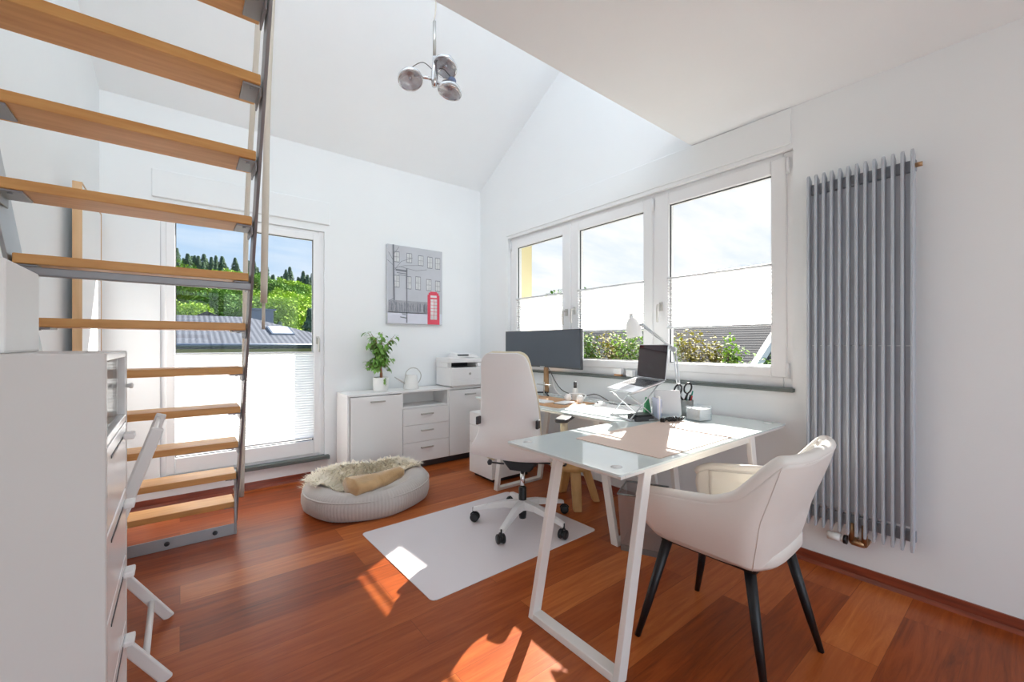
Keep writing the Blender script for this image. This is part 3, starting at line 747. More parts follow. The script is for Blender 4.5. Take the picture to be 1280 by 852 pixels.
# sheepskin: base patch + tufts
sk = thing('sheepskin_throw', 'shaggy cream sheepskin spread over the back of the grey pet bed', 'throw', (bx,by,.12))
def bedz(x, y):
    q = sqrt(((x-bx)/ra)**2+((y-by)/rb)**2)
    t = prof[1:][::-1]
    for (r0, z0), (r1, z1) in zip(t, t[1:]):
        if r0 <= q <= r1: return z0+(z1-z0)*(q-r0)/max(1e-6, r1-r0)
    return .03
def skz(x, y): return max(bedz(x, y), .11)+.016
mb = MB(); G = []
def sk_pt(s, t):
    # runs left to right across the bed, bulging to the back
    x = bx-.40+.80*s; yc = by+.09+.11*sin(pi*s); w = .13+.05*sin(2*pi*s+.5)
    return x, yc+(t-.5)*2*w
for i in range(25):
    row = []
    for j in range(11):
        x, y = sk_pt(i/24, j/10); row.append(V((x, y, skz(x, y))))
    G.append(row)
mb.grid(G); link('hide', mb, M['fur'], sk, solid=.008)
mb = MB()
rnd = random.Random(3)
for k in range(5200):
    s, t = rnd.random(), rnd.random()
    x, y = sk_pt(s, t); x += rnd.uniform(-.02,.02); y += rnd.uniform(-.02,.02); z = skz(x, y)
    a = rnd.uniform(0,2*pi)+.6*sin(9*s+4*t); L = rnd.uniform(.035,.07); lift = rnd.uniform(.25,1.)
    edge = max(abs(s-.5), abs(t-.5))*2
    d = V((cos(a)*L, sin(a)*L, L*lift*(1-.5*edge))); w = rnd.uniform(.003,.0055); sd = V((-sin(a)*w, cos(a)*w, 0))
    p = V((x,y,z-.004)); m = p+d*.55+V((0,0,.006))
    mb._add([p-sd,p+sd,m+sd*.8,m-sd*.8,p+d], [(0,1,2,3),(3,2,4)], 0, True)
link('wool', mb, M['fur'], sk)

rl = thing('plush_bolster', 'tan plush cushion roll lying across the front of the pet bed', 'cushion', (1.15,3.0,.15))
mb = MB(); k = 40; n = 32; rows = []
A, B = V((.905,2.95,.215)), V((1.33,3.06,.225))
ax = (B-A).normalized(); sx = ax.cross(V((0,0,1))).normalized(); up = sx.cross(ax)
for i in range(k+1):
    t = i/k; c = A.lerp(B,t)+V((0,0,-.012*sin(pi*t)))
    e = min(t,1-t); er = sqrt(max(0,1-(max(0,.035-e)/.035)**2))
    R = (.084-.026*min(1,t*2.2)+.006*sin(5*t))*max(er,.05)
    row = []
    for j in range(n):
        a = 2*pi*j/n; fold = 1+.06*sin(3*a+6*t)+.03*sin(7*a-9*t)+.04*sin(14*t+2*a)*(t > .5)
        row.append(c+(sx*cos(a)*1.15+up*sin(a)*.85)*R*fold)
    rows.append(row)
mb.grid(rows, closed=True)
mb._add([rows[0][j] for j in range(n)], [tuple(range(n))]); mb._add([rows[-1][j] for j in range(n)], [tuple(range(n-1,-1,-1))])
link('cover', mb, M['plush'], rl)

# ------------------------------------------------------------------ pedestal
qx0, qx1, qy0, qy1 = 2.095, 2.55, 2.925, 3.285
pd = thing('pedestal_drawers', 'white three drawer pedestal behind the office chair', 'pedestal', (2.3,3.1,0))
link('body', MB().box((qx0+.018,qy0,.035),(qx1,qy1,.583)), M['white'], pd, bevel=.004)
link('plinth', MB().box((qx0+.04,qy0+.03,0),(qx1-.03,qy1-.03,.035)), M['black'], pd)
for z0, z1 in ((.035,.30),(.304,.465),(.469,.58)):
    link('drawer', MB().box((qx0,qy0+.001,z0),(qx0+.018,qy1-.001,z1)), M['white'], pd, bevel=.003)
link('lock', MB().lathe([(.008,0),(.008,.003)], (qx0,qy0+.05,.53), 14, M4=RY(-pi/2)), M['chrome'], pd)

# ------------------------------------------------------------------ floor mat under the office chair
mt = MB().slab_rounded(1.505,2.232,.0008,.0038,1.19,.915,.03, rz=radians(1.2))
mo_ = link('floor_protector_mat', mt, M['chairmat'], loc=(1.505,2.232,0))
tag(mo_, 'frosted floor protector mat under the office chair', 'mat')

# ------------------------------------------------------------------ office chair (local frame, faces +x)
MZ = .0038
oc = thing('office_chair', 'white high-backed swivel office chair on the frosted floor mat', 'office chair', (1.80,2.163,MZ), rz=radians(30), local=True)
def crv(pts, t):
    s = t*(len(pts)-1); i = min(int(s), len(pts)-2); f = s-i
    q = [pts[max(i-1,0)], pts[i], pts[i+1], pts[min(i+2,len(pts)-1)]]
    a, b, c, d = q
    return [.5*((2*b[k])+(c[k]-a[k])*f+(2*a[k]-5*b[k]+4*c[k]-d[k])*f*f+(3*b[k]-a[k]-3*c[k]+d[k])*f**3) for k in range(len(a))]
# x, z, half width, wrap
SH = [(.25,.452,.205,.0),(.20,.462,.235,.004),(.05,.452,.245,.02),(-.10,.452,.25,.03),(-.21,.475,.262,.02),(-.262,.53,.258,.0),(-.28,.62,.212,.03),(-.278,.72,.196,.045),(-.285,.82,.188,.045),(-.30,.92,.176,.04),(-.32,1.02,.162,.03),(-.335,1.09,.149,.02),(-.342,1.125,.128,.012),(-.346,1.142,.088,.006)]
def shell_rows(off=0., ws=1., t0=0., t1=1., nr=44, nc=21):
    rows = []
    for i in range(nr+1):
        t = t0+(t1-t0)*i/nr
        x, z, w, wr = crv(SH, t)
        x2, z2, _, _ = crv(SH, min(1,t+.01)); x1, z1, _, _ = crv(SH, max(0,t-.01))
        tx, tz = x2-x1, z2-z1; l = sqrt(tx*tx+tz*tz); nx, nz = tz/l, -tx/l      # towards the sitter
        if nx*.6+nz < 0 and t < .4: pass
        row = []
        for j in range(nc):
            s = -1+2*j/(nc-1)
            q = off+wr*s*s*1.0
            row.append(V((x+nx*q, s*w*ws, z+nz*q)))
        rows.append(row)
    return rows
link('shell', MB().grid(shell_rows()), M['white_m'], oc, solid=.014, offset=0, subsurf=1)
link('back_upholstery', MB().grid(shell_rows(.030,.985,.46,.985,30)), M['beige'], oc, solid=.044, offset=0, subsurf=1)
link('seat_cushion', MB().grid(shell_rows(.034,.93,.02,.36,20)), M['beige'], oc, solid=.045, offset=0, subsurf=1)
for s in (1,-1): link('clip', MB().box((-.292,s*.196-.008,.695),(-.245,s*.196+.008,.745)), M['dark'], oc, bevel=.004)
mb = MB().hexa([(-.06,-.07,.36),(.12,-.07,.37),(.12,.07,.37),(-.06,.07,.36)],[(-.08,-.12,.432),(.17,-.12,.432),(.17,.12,.432),(-.08,.12,.432)])
link('mechanism', mb, M['black'], oc, bevel=.008)
mb = MB().ring([(.03,-.10,.405),(.05,-.24,.405)], .007, 8).cbox((.052,-.255,.405),(.05,.06,.012)); link('lever', mb, M['black'], oc, bevel=.003)
mb = MB().ring([(-.06,.11,.40),(-.06,.2,.40)], .006, 8).lathe([(.0,0),(.017,.004),(.02,.02),(.0,.034)], (-.06,.2,.40), 14, M4=RX(-pi/2)); link('knob', mb, M['dark'], oc)
gl = link('gas_lift', MB().lathe([(.0155,.2),(.0155,.37)], n=20), M['chrome'], oc)
link('lift_sleeve', MB().lathe([(.022,.035),(.026,.06),(.026,.24),(.022,.245)], n=20), M['black'], oc)
for k in range(5):
    a = radians(k*72+64-30)
    d = V((cos(a),sin(a),0)); s = V((-sin(a),cos(a),0)); u = V((0,0,1))
    def sec(r, zc, w, h): c = d*r+u*zc; return [c-s*w-u*h, c+s*w-u*h, c+s*w*.7+u*h, c-s*w*.7+u*h]
    S = [sec(.028,.13,.034,.026), sec(.12,.128,.028,.02), sec(.24,.104,.023,.014), sec(.335,.083,.02,.011)]
    mb = MB()
    for p, q in zip(S, S[1:]): mb.hexa(p, q)
    b = link('base_arm', mb, M['white'], oc, bevel=.004)
    cm = MB(); c = d*.335; ca = a+2.1+k*.9; cs = V((-sin(ca),cos(ca),0)); cf = V((cos(ca),sin(ca),0))
    cm.ring([c+u*.055, c+u*.092], .0055, 8)
    cc = c+cf*.012+u*.030
    R4 = Matrix(((cf.x,0,cs.x),(cf.y,0,cs.y),(0,1,0)))
    for sg in (-1,1):
        cm.lathe([(.0,-.010),(.022,-.010),(.029,-.005),(.029,.005),(.022,.010),(0,.010)], cc+cs*.017*sg, 24, M4=R4)
    cm.lathe([(.022,-.009),(.022,.009)], cc, 16, M4=R4)
    hood = [cc+V(R4 @ V((.031*cos(t),.031*sin(t),0))) for t in [radians(20+14*i) for i in range(11)]]
    cm.ring(hood, .006, 6)
    link('caster', cm, M['black'], b)
lk = MB().lathe([(.05,.10),(.05,.15),(.03,.158)], n=24); link('hub', lk, M['white'], oc)
for s in (-1,):
    ar = link('armrest', MB().ring(spline([(-.02,s*.20,.425),(-.0,s*.27,.44),(.0,s*.285,.52),(.0,s*.285,.67),(.02,s*.285,.705)],5), .017, 10, flat=1.5), M['beige'], oc)
    link('arm_pad', MB().slab_rounded(.03,s*.285,.703,.728,.25,.085,.03), M['dark'], ar, bevel=.008, seg=3)
ar = link('armrest', MB().ring(spline([(-.02,.20,.425),(-.0,.255,.44),(.0,.262,.5),(.0,.262,.60),(.02,.262,.635)],5), .017, 10, flat=1.5), M['beige'], oc)
link('arm_pad', MB().slab_rounded(.05,.262,.633,.658,.22,.075,.03), M['dark'], ar, bevel=.008, seg=3)

# ------------------------------------------------------------------ the two glass desks
DZ = .745
def frame_end(par, axis, c_top, c_bot, a0, a1, ztop):
    """leaning rectangular frame; axis along which it spans a0..a1; c = other coordinate"""
    w, t = .05, .026
    def P(c, a, z): return V((c, a, z)) if axis == 'y' else V((a, c, z))
    mb = MB()
    for s0, s1 in ((a0,a0+t),(a1-t,a1)):
        mb.hexa([P(c_bot-w/2,s0,0),P(c_bot+w/2,s0,0),P(c_bot+w/2,s1,0),P(c_bot-w/2,s1,0)],[P(c_top-w/2,s0,ztop),P(c_top+w/2,s0,ztop),P(c_top+w/2,s1,ztop),P(c_top-w/2,s1,ztop)])
    sl_ = (c_top-c_bot)/ztop
    mb.hexa([P(c_bot-w/2,a0+t,0),P(c_bot+w/2,a0+t,0),P(c_bot+w/2,a1-t,0),P(c_bot-w/2,a1-t,0)],[P(c_bot-w/2+sl_*t,a0+t,t),P(c_bot+w/2+sl_*t,a0+t,t),P(c_bot+w/2+sl_*t,a1-t,t),P(c_bot-w/2+sl_*t,a1-t,t)])
    c2 = c_top-sl_*t
    mb.hexa([P(c2-w/2,a0+t,ztop-t),P(c2+w/2,a0+t,ztop-t),P(c2+w/2,a1-t,ztop-t),P(c2-w/2,a1-t,ztop-t)],[P(c_top-w/2,a0+t,ztop),P(c_top+w/2,a0+t,ztop),P(c_top+w/2,a1-t,ztop),P(c_top-w/2,a1-t,ztop)])
    link('leg_frame', mb, M['white_dt'], par, bevel=.003)
d1 = thing('glass_desk', 'frosted glass desk with slanted white legs in the foreground carrying the blush leather pad', 'desk', (1.95,1.24,0))
tx0, tx1, ty0, ty1 = 1.2, 2.72, .912, 1.558
top = link('glass_top', MB().slab_rounded((tx0+tx1)/2,(ty0+ty1)/2,DZ-.009,DZ,tx1-tx0,ty1-ty0,.012), M['deskglass'], d1, bevel=.0015)
for x, y in ((tx0+.07,ty0+.07),(tx0+.07,ty1-.07),(tx1-.07,ty0+.07),(tx1-.07,ty1-.07)): link('fixing_disc', MB().lathe([(0,0),(.021,0),(.021,.001),(0,.0012)], (x,y,DZ), 24), M['white'], top)
mb = MB()
mb.box((tx0+.01,ty0+.004,DZ-.021),(tx0+.035,ty1-.004,DZ-.0095)).box((tx1-.035,ty0+.004,DZ-.021),(tx1-.01,ty1-.004,DZ-.0095)).box((tx0+.035,ty0+.004,DZ-.021),(tx1-.035,ty0+.03,DZ-.0095)).box((tx0+.035,ty1-.03,DZ-.021),(tx1-.035,ty1-.004,DZ-.0095))
link('rim', mb, M['white_dt'], d1, bevel=.002)
frame_end(d1, 'y', 1.385, 1.225, .922, 1.405, DZ-.021)
frame_end(d1, 'y', 2.30, 2.44, .922, 1.405, DZ-.021)
mb = MB().box((1.36,.935,DZ-.05),(2.33,.96,DZ-.0215)).box((1.36,1.37,DZ-.05),(2.33,1.395,DZ-.0215)); link('rail', mb, M['white_dt'], d1, bevel=.002)

d2_ = thing('glass_desk', 'frosted glass desk along the window wall carrying the wide monitor', 'desk', (2.35,2.2,0))
ux0, ux1, uy0, uy1 = 2.01, 2.705, 1.562, 3.06
top = link('glass_top', MB().slab_rounded((ux0+ux1)/2,(uy0+uy1)/2,DZ-.009,DZ,ux1-ux0,uy1-uy0,.012), M['deskglass'], d2_, bevel=.0015)
for x, y in ((ux0+.07,uy0+.07),(ux0+.07,uy1-.07),(ux1-.07,uy1-.07)): link('fixing_disc', MB().lathe([(0,0),(.021,0),(.021,.001),(0,.0012)], (x,y,DZ), 24), M['white'], top)
mb = MB()
mb.box((ux0+.004,uy0+.01,DZ-.021),(ux1-.004,uy0+.035,DZ-.0095)).box((ux0+.004,uy1-.035,DZ-.021),(ux1-.004,uy1-.01,DZ-.0095)).box((ux0+.004,uy0+.035,DZ-.021),(ux0+.03,uy1-.035,DZ-.0095)).box((ux1-.03,uy0+.035,DZ-.021),(ux1-.004,uy1-.035,DZ-.0095))
link('rim', mb, M['white_dt'], d2_, bevel=.002)
frame_end(d2_, 'x', 1.725, 1.585, 2.03, 2.53, DZ-.021)
frame_end(d2_, 'x', 2.66, 2.79, 2.03, 2.53, DZ-.021)

# ------------------------------------------------------------------ on the near desk
lp = MB().slab_rounded(1.915,1.17,DZ+.0005,DZ+.0038,.845,.455,.012)
o = link('desk_pad', lp, M['leather'], loc=(1.915,1.17,DZ), bevel=.001)
tag(o, 'blush pink leather desk pad on the foreground glass desk', 'desk pad')

hubx, huby = 2.17, 1.50
hb = thing('black_gadget_box', 'small dark grey gadget box behind the pink desk pad', 'gadget', (hubx,huby,DZ))
link('body', MB().slab_rounded(hubx,huby,DZ,DZ+.028,.13,.095,.012,rz=-.35), M['dark'], hb, bevel=.004)
link('lid', MB().slab_rounded(hubx,huby,DZ+.03,DZ+.038,.127,.092,.012,rz=-.35), M['black'], hb, bevel=.003)

# letter holder: green card, papers, grey panel
def leanpanel(mb, c, w, h, t, rz, lean, mi=0, r=0.):
    m = RZ(rz) @ RX(lean)
    if r:
        sub = MB().slab_rounded(0,0,-t/2,t/2,w,h,r); sub.v = [V((p.x, p.z, p.y+h/2)) for p in sub.v]
    else:
        sub = MB().box((-w/2,-t/2,0),(w/2,t/2,h))
    b = len(mb.v); mb.v += [V(c)+m @ p for p in sub.v]
    for f in sub.f: mb.f.append([b+i for i in f]); mb.m.append(mi); mb.sm.append(False)
    return mb
rzp = -TH+radians(2)
tb = thing('tablet_stand', 'rounded pale grey tablet standing upright in a cradle on the foreground desk', 'tablet', (2.36,1.40,DZ))
link('tablet', leanpanel(MB(), (2.345,1.425,DZ+.012), .165,.16,.012, rzp, -.14, r=.014), M['tabl'], tb, bevel=.003)
mb = MB(); leanpanel(mb, (2.345,1.425,DZ), .12,.03,.03, rzp, 0); link('cradle', mb, M['acryl'], tb)
lh = thing('letter_rack', 'clear rack of white and pale blue papers beside the grey tablet', 'letter rack', (2.30,1.475,DZ))
mb = MB(); 
for k in range(3): leanpanel(mb, (2.30+.012*k,1.47+.012*k,DZ+.004), .012+.0*k,.11,.10, rzp+.15, 0)
link('rack', mb, M['acryl'], lh)
for k, (h, mi) in enumerate(((.125,'bluep'),(.135,'paper'),(.118,'bluep'))):
    link('paper', leanpanel(MB(), (2.278+.016*k,1.468+.002*k,DZ+.003), .010,h,.085, rzp, 0), M[mi], lh)
gc = thing('green_card', 'green folded card standing between the gadget box and the papers', 'card', (2.27,1.52,DZ))
mb = MB().hexa([(2.245,1.525,DZ),(2.285,1.495,DZ),(2.30,1.52,DZ),(2.26,1.55,DZ)],[(2.268,1.522,DZ+.125),(2.276,1.516,DZ+.125),(2.29,1.538,DZ+.125),(2.282,1.544,DZ+.125)])
link('card', mb, M['green'], gc)

cb = thing('coiled_charger', 'black coiled charger cable at the back edge of the pink desk pad', 'cable', (2.27,1.37,DZ))
mb = MB()
for k in range(4):
    c = V((2.245+.022*k,1.365-.012*k,DZ+.012))
    mb.ring([c+V((.026*cos(t+k),.02*sin(t+k),.008*sin(2*t+k)+.002*k)) for t in [2*pi*i/18 for i in range(19)]], .0045, 8, cap=False)
link('cord', mb, M['black'], cb)
link('plug', MB().cbox((2.205,1.375,DZ+.014),(.04,.026,.024), rot=RZ(.5)), M['black'], cb, bevel=.006)

mbx = thing('memo_cube', 'clear acrylic memo box filled with white notes on the foreground desk', 'memo box', (2.44,1.285,DZ))
Rm = radians(-12); c0 = V((2.445,1.285,DZ)); s = .052
def rb(mb, lo, hi): mb.box(c0+V(lo), c0+V(hi), rot=RZ(Rm), piv=c0); return mb
mb = MB(); rb(mb,(-s,-s,0),(s,s,.004)); rb(mb,(-s,-s,.004),(-s+.003,s,.088)); rb(mb,(s-.003,-s,.004),(s,s,.088)); rb(mb,(-s+.003,-s,.004),(s-.003,-s+.003,.088)); rb(mb,(-s+.003,s-.003,.004),(s-.003,s,.088))
# rotate about the cube's own centre line
link('box', mb, M['acryl'], mbx)
mb = MB(); rb(mb,(-s+.005,-s+.005,.005),(s-.005,s-.005,.072)); link('notes', mb, M['paper'], mbx)

pcx, pcy = 2.535, 1.415
pc = thing('pencil_cup', 'mesh pencil cup holding scissors and coloured pens by the memo box', 'pencil cup', (pcx,pcy,DZ))
link('cup', MB().lathe([(0,0),(.042,0),(.044,.10),(.0425,.10),(.0405,.003),(0,.003)], (pcx,pcy,DZ), 32), M['bin'], pc)
sc = thing('scissors', 'black handled scissors standing in the mesh pencil cup', 'scissors', (pcx,pcy,DZ+.01))
for k, (dx, tl) in enumerate(((-.052,-.3),(.012,.18))):
    cc = V((pcx+dx*.78-.0, pcy-dx*.6, DZ+.165+.01*k))
    ex = V((.785,-.62,0))
    pts = [cc+ex*(.023*cos(t)+.006*sin(t))+V((0,0,.032*sin(t))) for t in [2*pi*i/20 for i in range(21)]]
    mb = MB().ring(pts, .0055, 8, cap=False)
    mb.ring([cc+V((0,0,-.03)), V((pcx-.01,pcy+.005,DZ+.09))], .007, 8)
    link('handle', mb, M['black'], sc)
link('blade', MB().box((pcx-.016,pcy-.002,DZ+.012),(pcx-.002,pcy+.001,DZ+.10)), M['alu'], sc)
for k, (m, dx, dy, hh, nm) in enumerate((('teal',.03,-.014,.155,'teal pen leaning right in the mesh pencil cup'),('teal',.022,.01,.15,'shorter teal pen beside the scissors in the pencil cup'),('red',.016,-.02,.125,'red pen at the front of the mesh pencil cup'),('black',.0,-.022,.135,'black pen in the middle of the mesh pencil cup'),('red',.028,-.004,.118,'short red marker at the right of the pencil cup'))):
    t = thing('pen', nm, 'pen', (pcx+dx*.4,pcy+dy*.4,DZ+.006), group='pens in the mesh pencil cup')
    a = V((pcx+dx*.2,pcy+dy*.2,DZ+.006)); b = V((pcx+dx*1.7,pcy+dy*1.3,DZ+hh))
    link('barrel', MB().ring([a, a.lerp(b,.8)], .0045, 10), M[m], t)
    link('cap', MB().ring([a.lerp(b,.8), b], [.0052,.0045], 10), M['black' if k == 3 else m], t)

# desk lamp
lmx, lmy = 2.625, 1.50
dl = thing('desk_lamp', 'white articulated desk lamp behind the pencil cup', 'lamp', (lmx,lmy,DZ))
link('base', MB().lathe([(0,0),(.07,0),(.07,.012),(.02,.022),(.012,.05),(0,.05)], (lmx,lmy,DZ), 32), M['white'], dl)
e1 = V((2.60,1.535,1.165)); e2 = V((2.535,1.74,1.335)); b0 = V((lmx,lmy,DZ+.045))
mb = MB()
for s in (-1,1):
    o_ = V((.0,.009*s,0)); mb.ring([b0+o_, e1+o_], .0055, 8)
mb.ring([b0+V((.012,0,.0)), b0.lerp(e1,.4)+V((.01,0,0))], .008, 8)
link('arm', mb, M['alu'], dl)
mb = MB()
for s in (-1,1):
    o_ = V((0,0,.008*s)); mb.ring([e1+o_, e2+o_], .0055, 8)
mb.ring([e1+V((0,0,-.016)), e1.lerp(e2,.3)+V((0,0,-.014))], .009, 8)
mb.ring([e1+V((-.02,-.006,0)), e1+V((.02,.006,0))], .016, 14)
link('arm', mb, M['alu'], dl)
hc = V((2.515,1.80,1.325))
m4 = RZ(0) @ RY(radians(-8)) @ RX(radians(-6))
hd = link('shade', MB().lathe([(.053,-.075),(.054,-.07),(.052,-.02),(.044,.02),(.028,.05),(.014,.062),(.013,.078),(.011,.078),(.011,.06),(.026,.046),(.041,.018),(.049,-.02),(.051,-.07)], hc, 36, M4=m4, cap=False), M['white'], dl)
link('knob', MB().lathe([(0,.078),(.012,.078),(.012,.09),(0,.095)], hc, 18, M4=m4), M['white'], hd)
link('bulb', MB().lathe([(0,-.05),(.02,-.045),(.024,-.02),(.012,.02),(0,.03)], hc, 18, M4=m4), M['pot'], hd)
link('joint', MB().ring([e2, hc+V((.02,-.02,.01))], .008, 10), M['alu'], hd)

# laptop on its riser
la, lb = V((2.17,1.756,.912)), V((2.045,1.47,.912)); ha, hb_ = V((2.37,1.668,.978)), V((2.243,1.382,.978))
ls = thing('laptop_stand', 'silver folding x-leg riser under the open laptop', 'laptop stand', (2.21,1.57,DZ))
dn = V((0,0,-.012)); mb = MB()
for p, q in ((la,lb),(ha,hb_)):
    pass
fa, fb = la.lerp(lb,.14), la.lerp(lb,.86); ga, gb = ha.lerp(hb_,.14), ha.lerp(hb_,.86)
for p, q, nm in ((fa,ga,'n'),(fb,gb,'f')):
    a2 = V((p.x+.015,p.y,DZ+.006)); b2 = V((q.x-.03,q.y,DZ+.006))
    m_ = MB().ring([a2, q+dn+V((-.02,0,-.004))], .0055, 8, flat=.6).ring([b2, p+dn+V((.02,0,-.004))], .0055, 8, flat=.6)
    m_.ring([a2, b2], .006, 8); m_.ring([p+dn, q+dn], .006, 8)
    for e in (a2, b2): m_.lathe([(.009,0),(.009,.006),(.006,.01)], (e.x,e.y,DZ), 12)
    link('leg', m_, M['alu'], ls)
mb = MB()
for t in (.35,.65): mb.ring([fa.lerp(ga,t)+dn, fb.lerp(gb,t)+dn], .006, 8)
mb.ring([V((fa.x+.015,fa.y,DZ+.008)), V((fb.x+.015,fb.y,DZ+.008))], .006, 8)
link('crossbar', mb, M['alu'], ls)
lt = thing('laptop', 'open silver laptop with a dark screen on the folding riser', 'laptop', (2.21,1.57,.93))
u8 = V((0,0,.009))
u0 = V((0,0,.001)); mb = MB().hexa([la+u0,lb+u0,hb_+u0,ha+u0],[la+u8,lb+u8,hb_+u8,ha+u8])
deck = link('deck', mb, M['alu'], lt, bevel=.003)
def dk(s, t, h): return la.lerp(lb,s).lerp(ha.lerp(hb_,s),t)+V((0,0,.0092+h))
km = MB()
for r in range(5):
    for c in range(13):
        s0 = .07+.86*c/13; s1 = s0+.86/13*.86; t0 = .42+.095*r; t1 = t0+.078
        km.hexa([dk(s0,t0,0),dk(s1,t0,0),dk(s1,t1,0),dk(s0,t1,0)],[dk(s0,t0,.0012),dk(s1,t0,.0012),dk(s1,t1,.0012),dk(s0,t1,.0012)])
link('keyboard', km, M['keys'], deck)
link('trackpad', MB().hexa([dk(.33,.06,0),dk(.67,.06,0),dk(.67,.36,0),dk(.33,.36,0)],[dk(.33,.06,.0004),dk(.67,.06,.0004),dk(.67,.36,.0004),dk(.33,.36,.0004)]), M['rail'], deck)
wdir = (hb_-ha).normalized(); nrm = V((wdir.y,-wdir.x,0)); nrm = nrm if nrm.x > 0 else -nrm      # away from the keyboard
tilt = V((nrm.x*.10,nrm.y*.10,1)).normalized(); sh = .212; bk = nrm*.006
A_, B_ = ha+u8, hb_+u8
link('lid', MB().hexa([A_,B_,B_+bk,A_+bk],[A_+tilt*sh,B_+tilt*sh,B_+tilt*sh+bk,A_+tilt*sh+bk]), M['alu'], lt, bevel=.002)
f_ = -nrm*.0012
a1, b1 = A_.lerp(B_,.012)+tilt*.004, A_.lerp(B_,.988)+tilt*.004
link('screen', MB().hexa([a1,b1,b1+f_,a1+f_],[a1+tilt*(sh-.008),b1+tilt*(sh-.008),b1+tilt*(sh-.008)+f_,a1+tilt*(sh-.008)+f_]), M['lapscr'], lt)

# ------------------------------------------------------------------ on the window desk
mn = thing('monitor', 'very wide dark monitor standing in front of the window sill', 'monitor', (2.66,2.875,DZ))
mb = MB(); sm = MB(); nseg = 28
half, R_, mx_, my_ = .508, 3.2, 2.632, 2.875
z0, z1 = .988, 1.328
def mpt(s, d): return V((mx_-R_+sqrt(R_*R_-(half*s)**2)+d, my_+half*s, 0))
for i in range(nseg):
    a, b = -1+2*i/nseg, -1+2*(i+1)/nseg
    p = [mpt(a,0),mpt(b,0),mpt(b,.03),mpt(a,.03)]
    mb.hexa([q+V((0,0,z0)) for q in p],[q+V((0,0,z1)) for q in p])
    a2, b2 = a*.99, b*.99
    p = [mpt(a2,-.0015),mpt(b2,-.0015),mpt(b2,.001),mpt(a2,.001)]
    sm.hexa([q+V((0,0,z0+.014)) for q in p],[q+V((0,0,z1-.006)) for q in p])
hs = link('housing', mb, M['dark'], mn)
link('screen', sm, M['screen'], mn)
link('logo_plate', MB().box((mx_-.004,my_-.03,z0+.003),(mx_-.001,my_+.03,z0+.010)), M['alu'], mn)
link('neck', MB().hexa([(2.672,my_-.03,DZ+.01),(2.69,my_-.03,DZ+.01),(2.69,my_+.03,DZ+.01),(2.672,my_+.03,DZ+.01)],[(2.668,my_-.022,1.16),(2.684,my_-.022,1.16),(2.684,my_+.022,1.16),(2.668,my_+.022,1.16)]).box((2.655,my_-.06,1.08),(2.668,my_+.06,1.22)), M['brass'], mn, bevel=.003)
mb = MB()
for e in (V((2.50,my_-.22,DZ+.007)), V((2.50,my_+.16,DZ+.007))): mb.ring([V((2.68,my_,DZ+.007)), e], .007, 8)
mb.lathe([(0,0),(.02,0),(.02,.014),(0,.014)], (2.68,my_,DZ), 24)
link('foot', mb, M['dark'], mn)

o = link('desk_pad', MB().slab_rounded(2.30,2.49,DZ+.0005,DZ+.004,.40,.72,.012), M['tan'], loc=(2.30,2.49,DZ))
tag(o, 'tan leather desk pad on the window desk below the monitor', 'desk pad')
kb = thing('keyboard', 'white slim keyboard lying on the tan leather desk pad', 'keyboard', (2.22,2.55,DZ+.004))
link('body', MB().slab_rounded(2.22,2.55,DZ+.0045,DZ+.014,.115,.40,.01), M['white'], kb, bevel=.002)
km = MB()
for r in range(5):
    for c in range(14):
        x = 2.173+.0205*r; y = 2.362+.0273*c
        km.box((x,y,DZ+.0138),(x+.017,y+.0235,DZ+.0158))
link('keys', km, M['paper'], kb)
nb = thing('notebook', 'black edged notebook on the tan desk pad beside the keyboard', 'notebook', (2.31,2.24,DZ+.004))
link('cover', MB().cbox((2.30,2.265,DZ+.0055),(.15,.10,.003), rot=RZ(.2)), M['black'], nb); link('pages', MB().cbox((2.30,2.265,DZ+.0105),(.145,.095,.007), rot=RZ(.2)), M['paper'], nb)
ms = thing('computer_mouse', 'white rounded computer mouse near the front edge of the window desk', 'mouse', (2.42,2.02,DZ))
mb = MB(); rows = []
for i in range(13):
    t = i/12; w = .031*sqrt(max(.02,1-(2*t-1)**4)); h = .034*sqrt(max(.01,1-(2*t-1.1)**2*.8))
    rows.append([V((2.37+.105*t, 2.02+w*cos(a)*1.0, DZ+.001+h*max(0,sin(a)))) for a in [pi*j/14 for j in range(15)]]+[V((2.37+.105*t, 2.02-w*cos(b), DZ+.001)) for b in [0,.5*pi]])
mb.grid(rows, closed=True); mb._add(rows[0],[tuple(range(len(rows[0])))]); mb._add(rows[-1],[tuple(range(len(rows[0])))])
link('shell', mb, M['white'], ms)
link('wheel', MB().ring([(2.395,2.016,DZ+.028),(2.395,2.024,DZ+.028)], .007, 12), M['dark'], ms)
bt = thing('spray_bottle', 'slim white bottle with a grey cap on the window desk', 'bottle', (2.52,2.36,DZ))
link('body', MB().lathe([(0,0),(.022,0),(.024,.004),(.023,.085),(.015,.10),(.013,.10)], (2.52,2.36,DZ), 24), M['pot'], bt)
link('cap', MB().lathe([(.0135,.098),(.0135,.145),(.011,.15),(0,.15)], (2.52,2.36,DZ), 20), M['dark'], bt)
hp = thing('headphones', 'white headphones with round ear pads beside the slim bottle', 'headphones', (2.42,2.25,DZ))
mb = MB().ring(spline([(2.40,2.33,DZ+.03),(2.45,2.36,DZ+.055),(2.50,2.30,DZ+.06),(2.49,2.22,DZ+.055),(2.43,2.20,DZ+.03)],6), .006, 8); link('band', mb, M['white'], hp)
for y in (2.335,2.205):
    link('ear_pad', MB().lathe([(0,-.014),(.026,-.014),(.032,-.006),(.032,.006),(.026,.014),(0,.014)], (2.41,y,DZ+.032), 20, M4=RX(pi/2)), M['white'], hp)
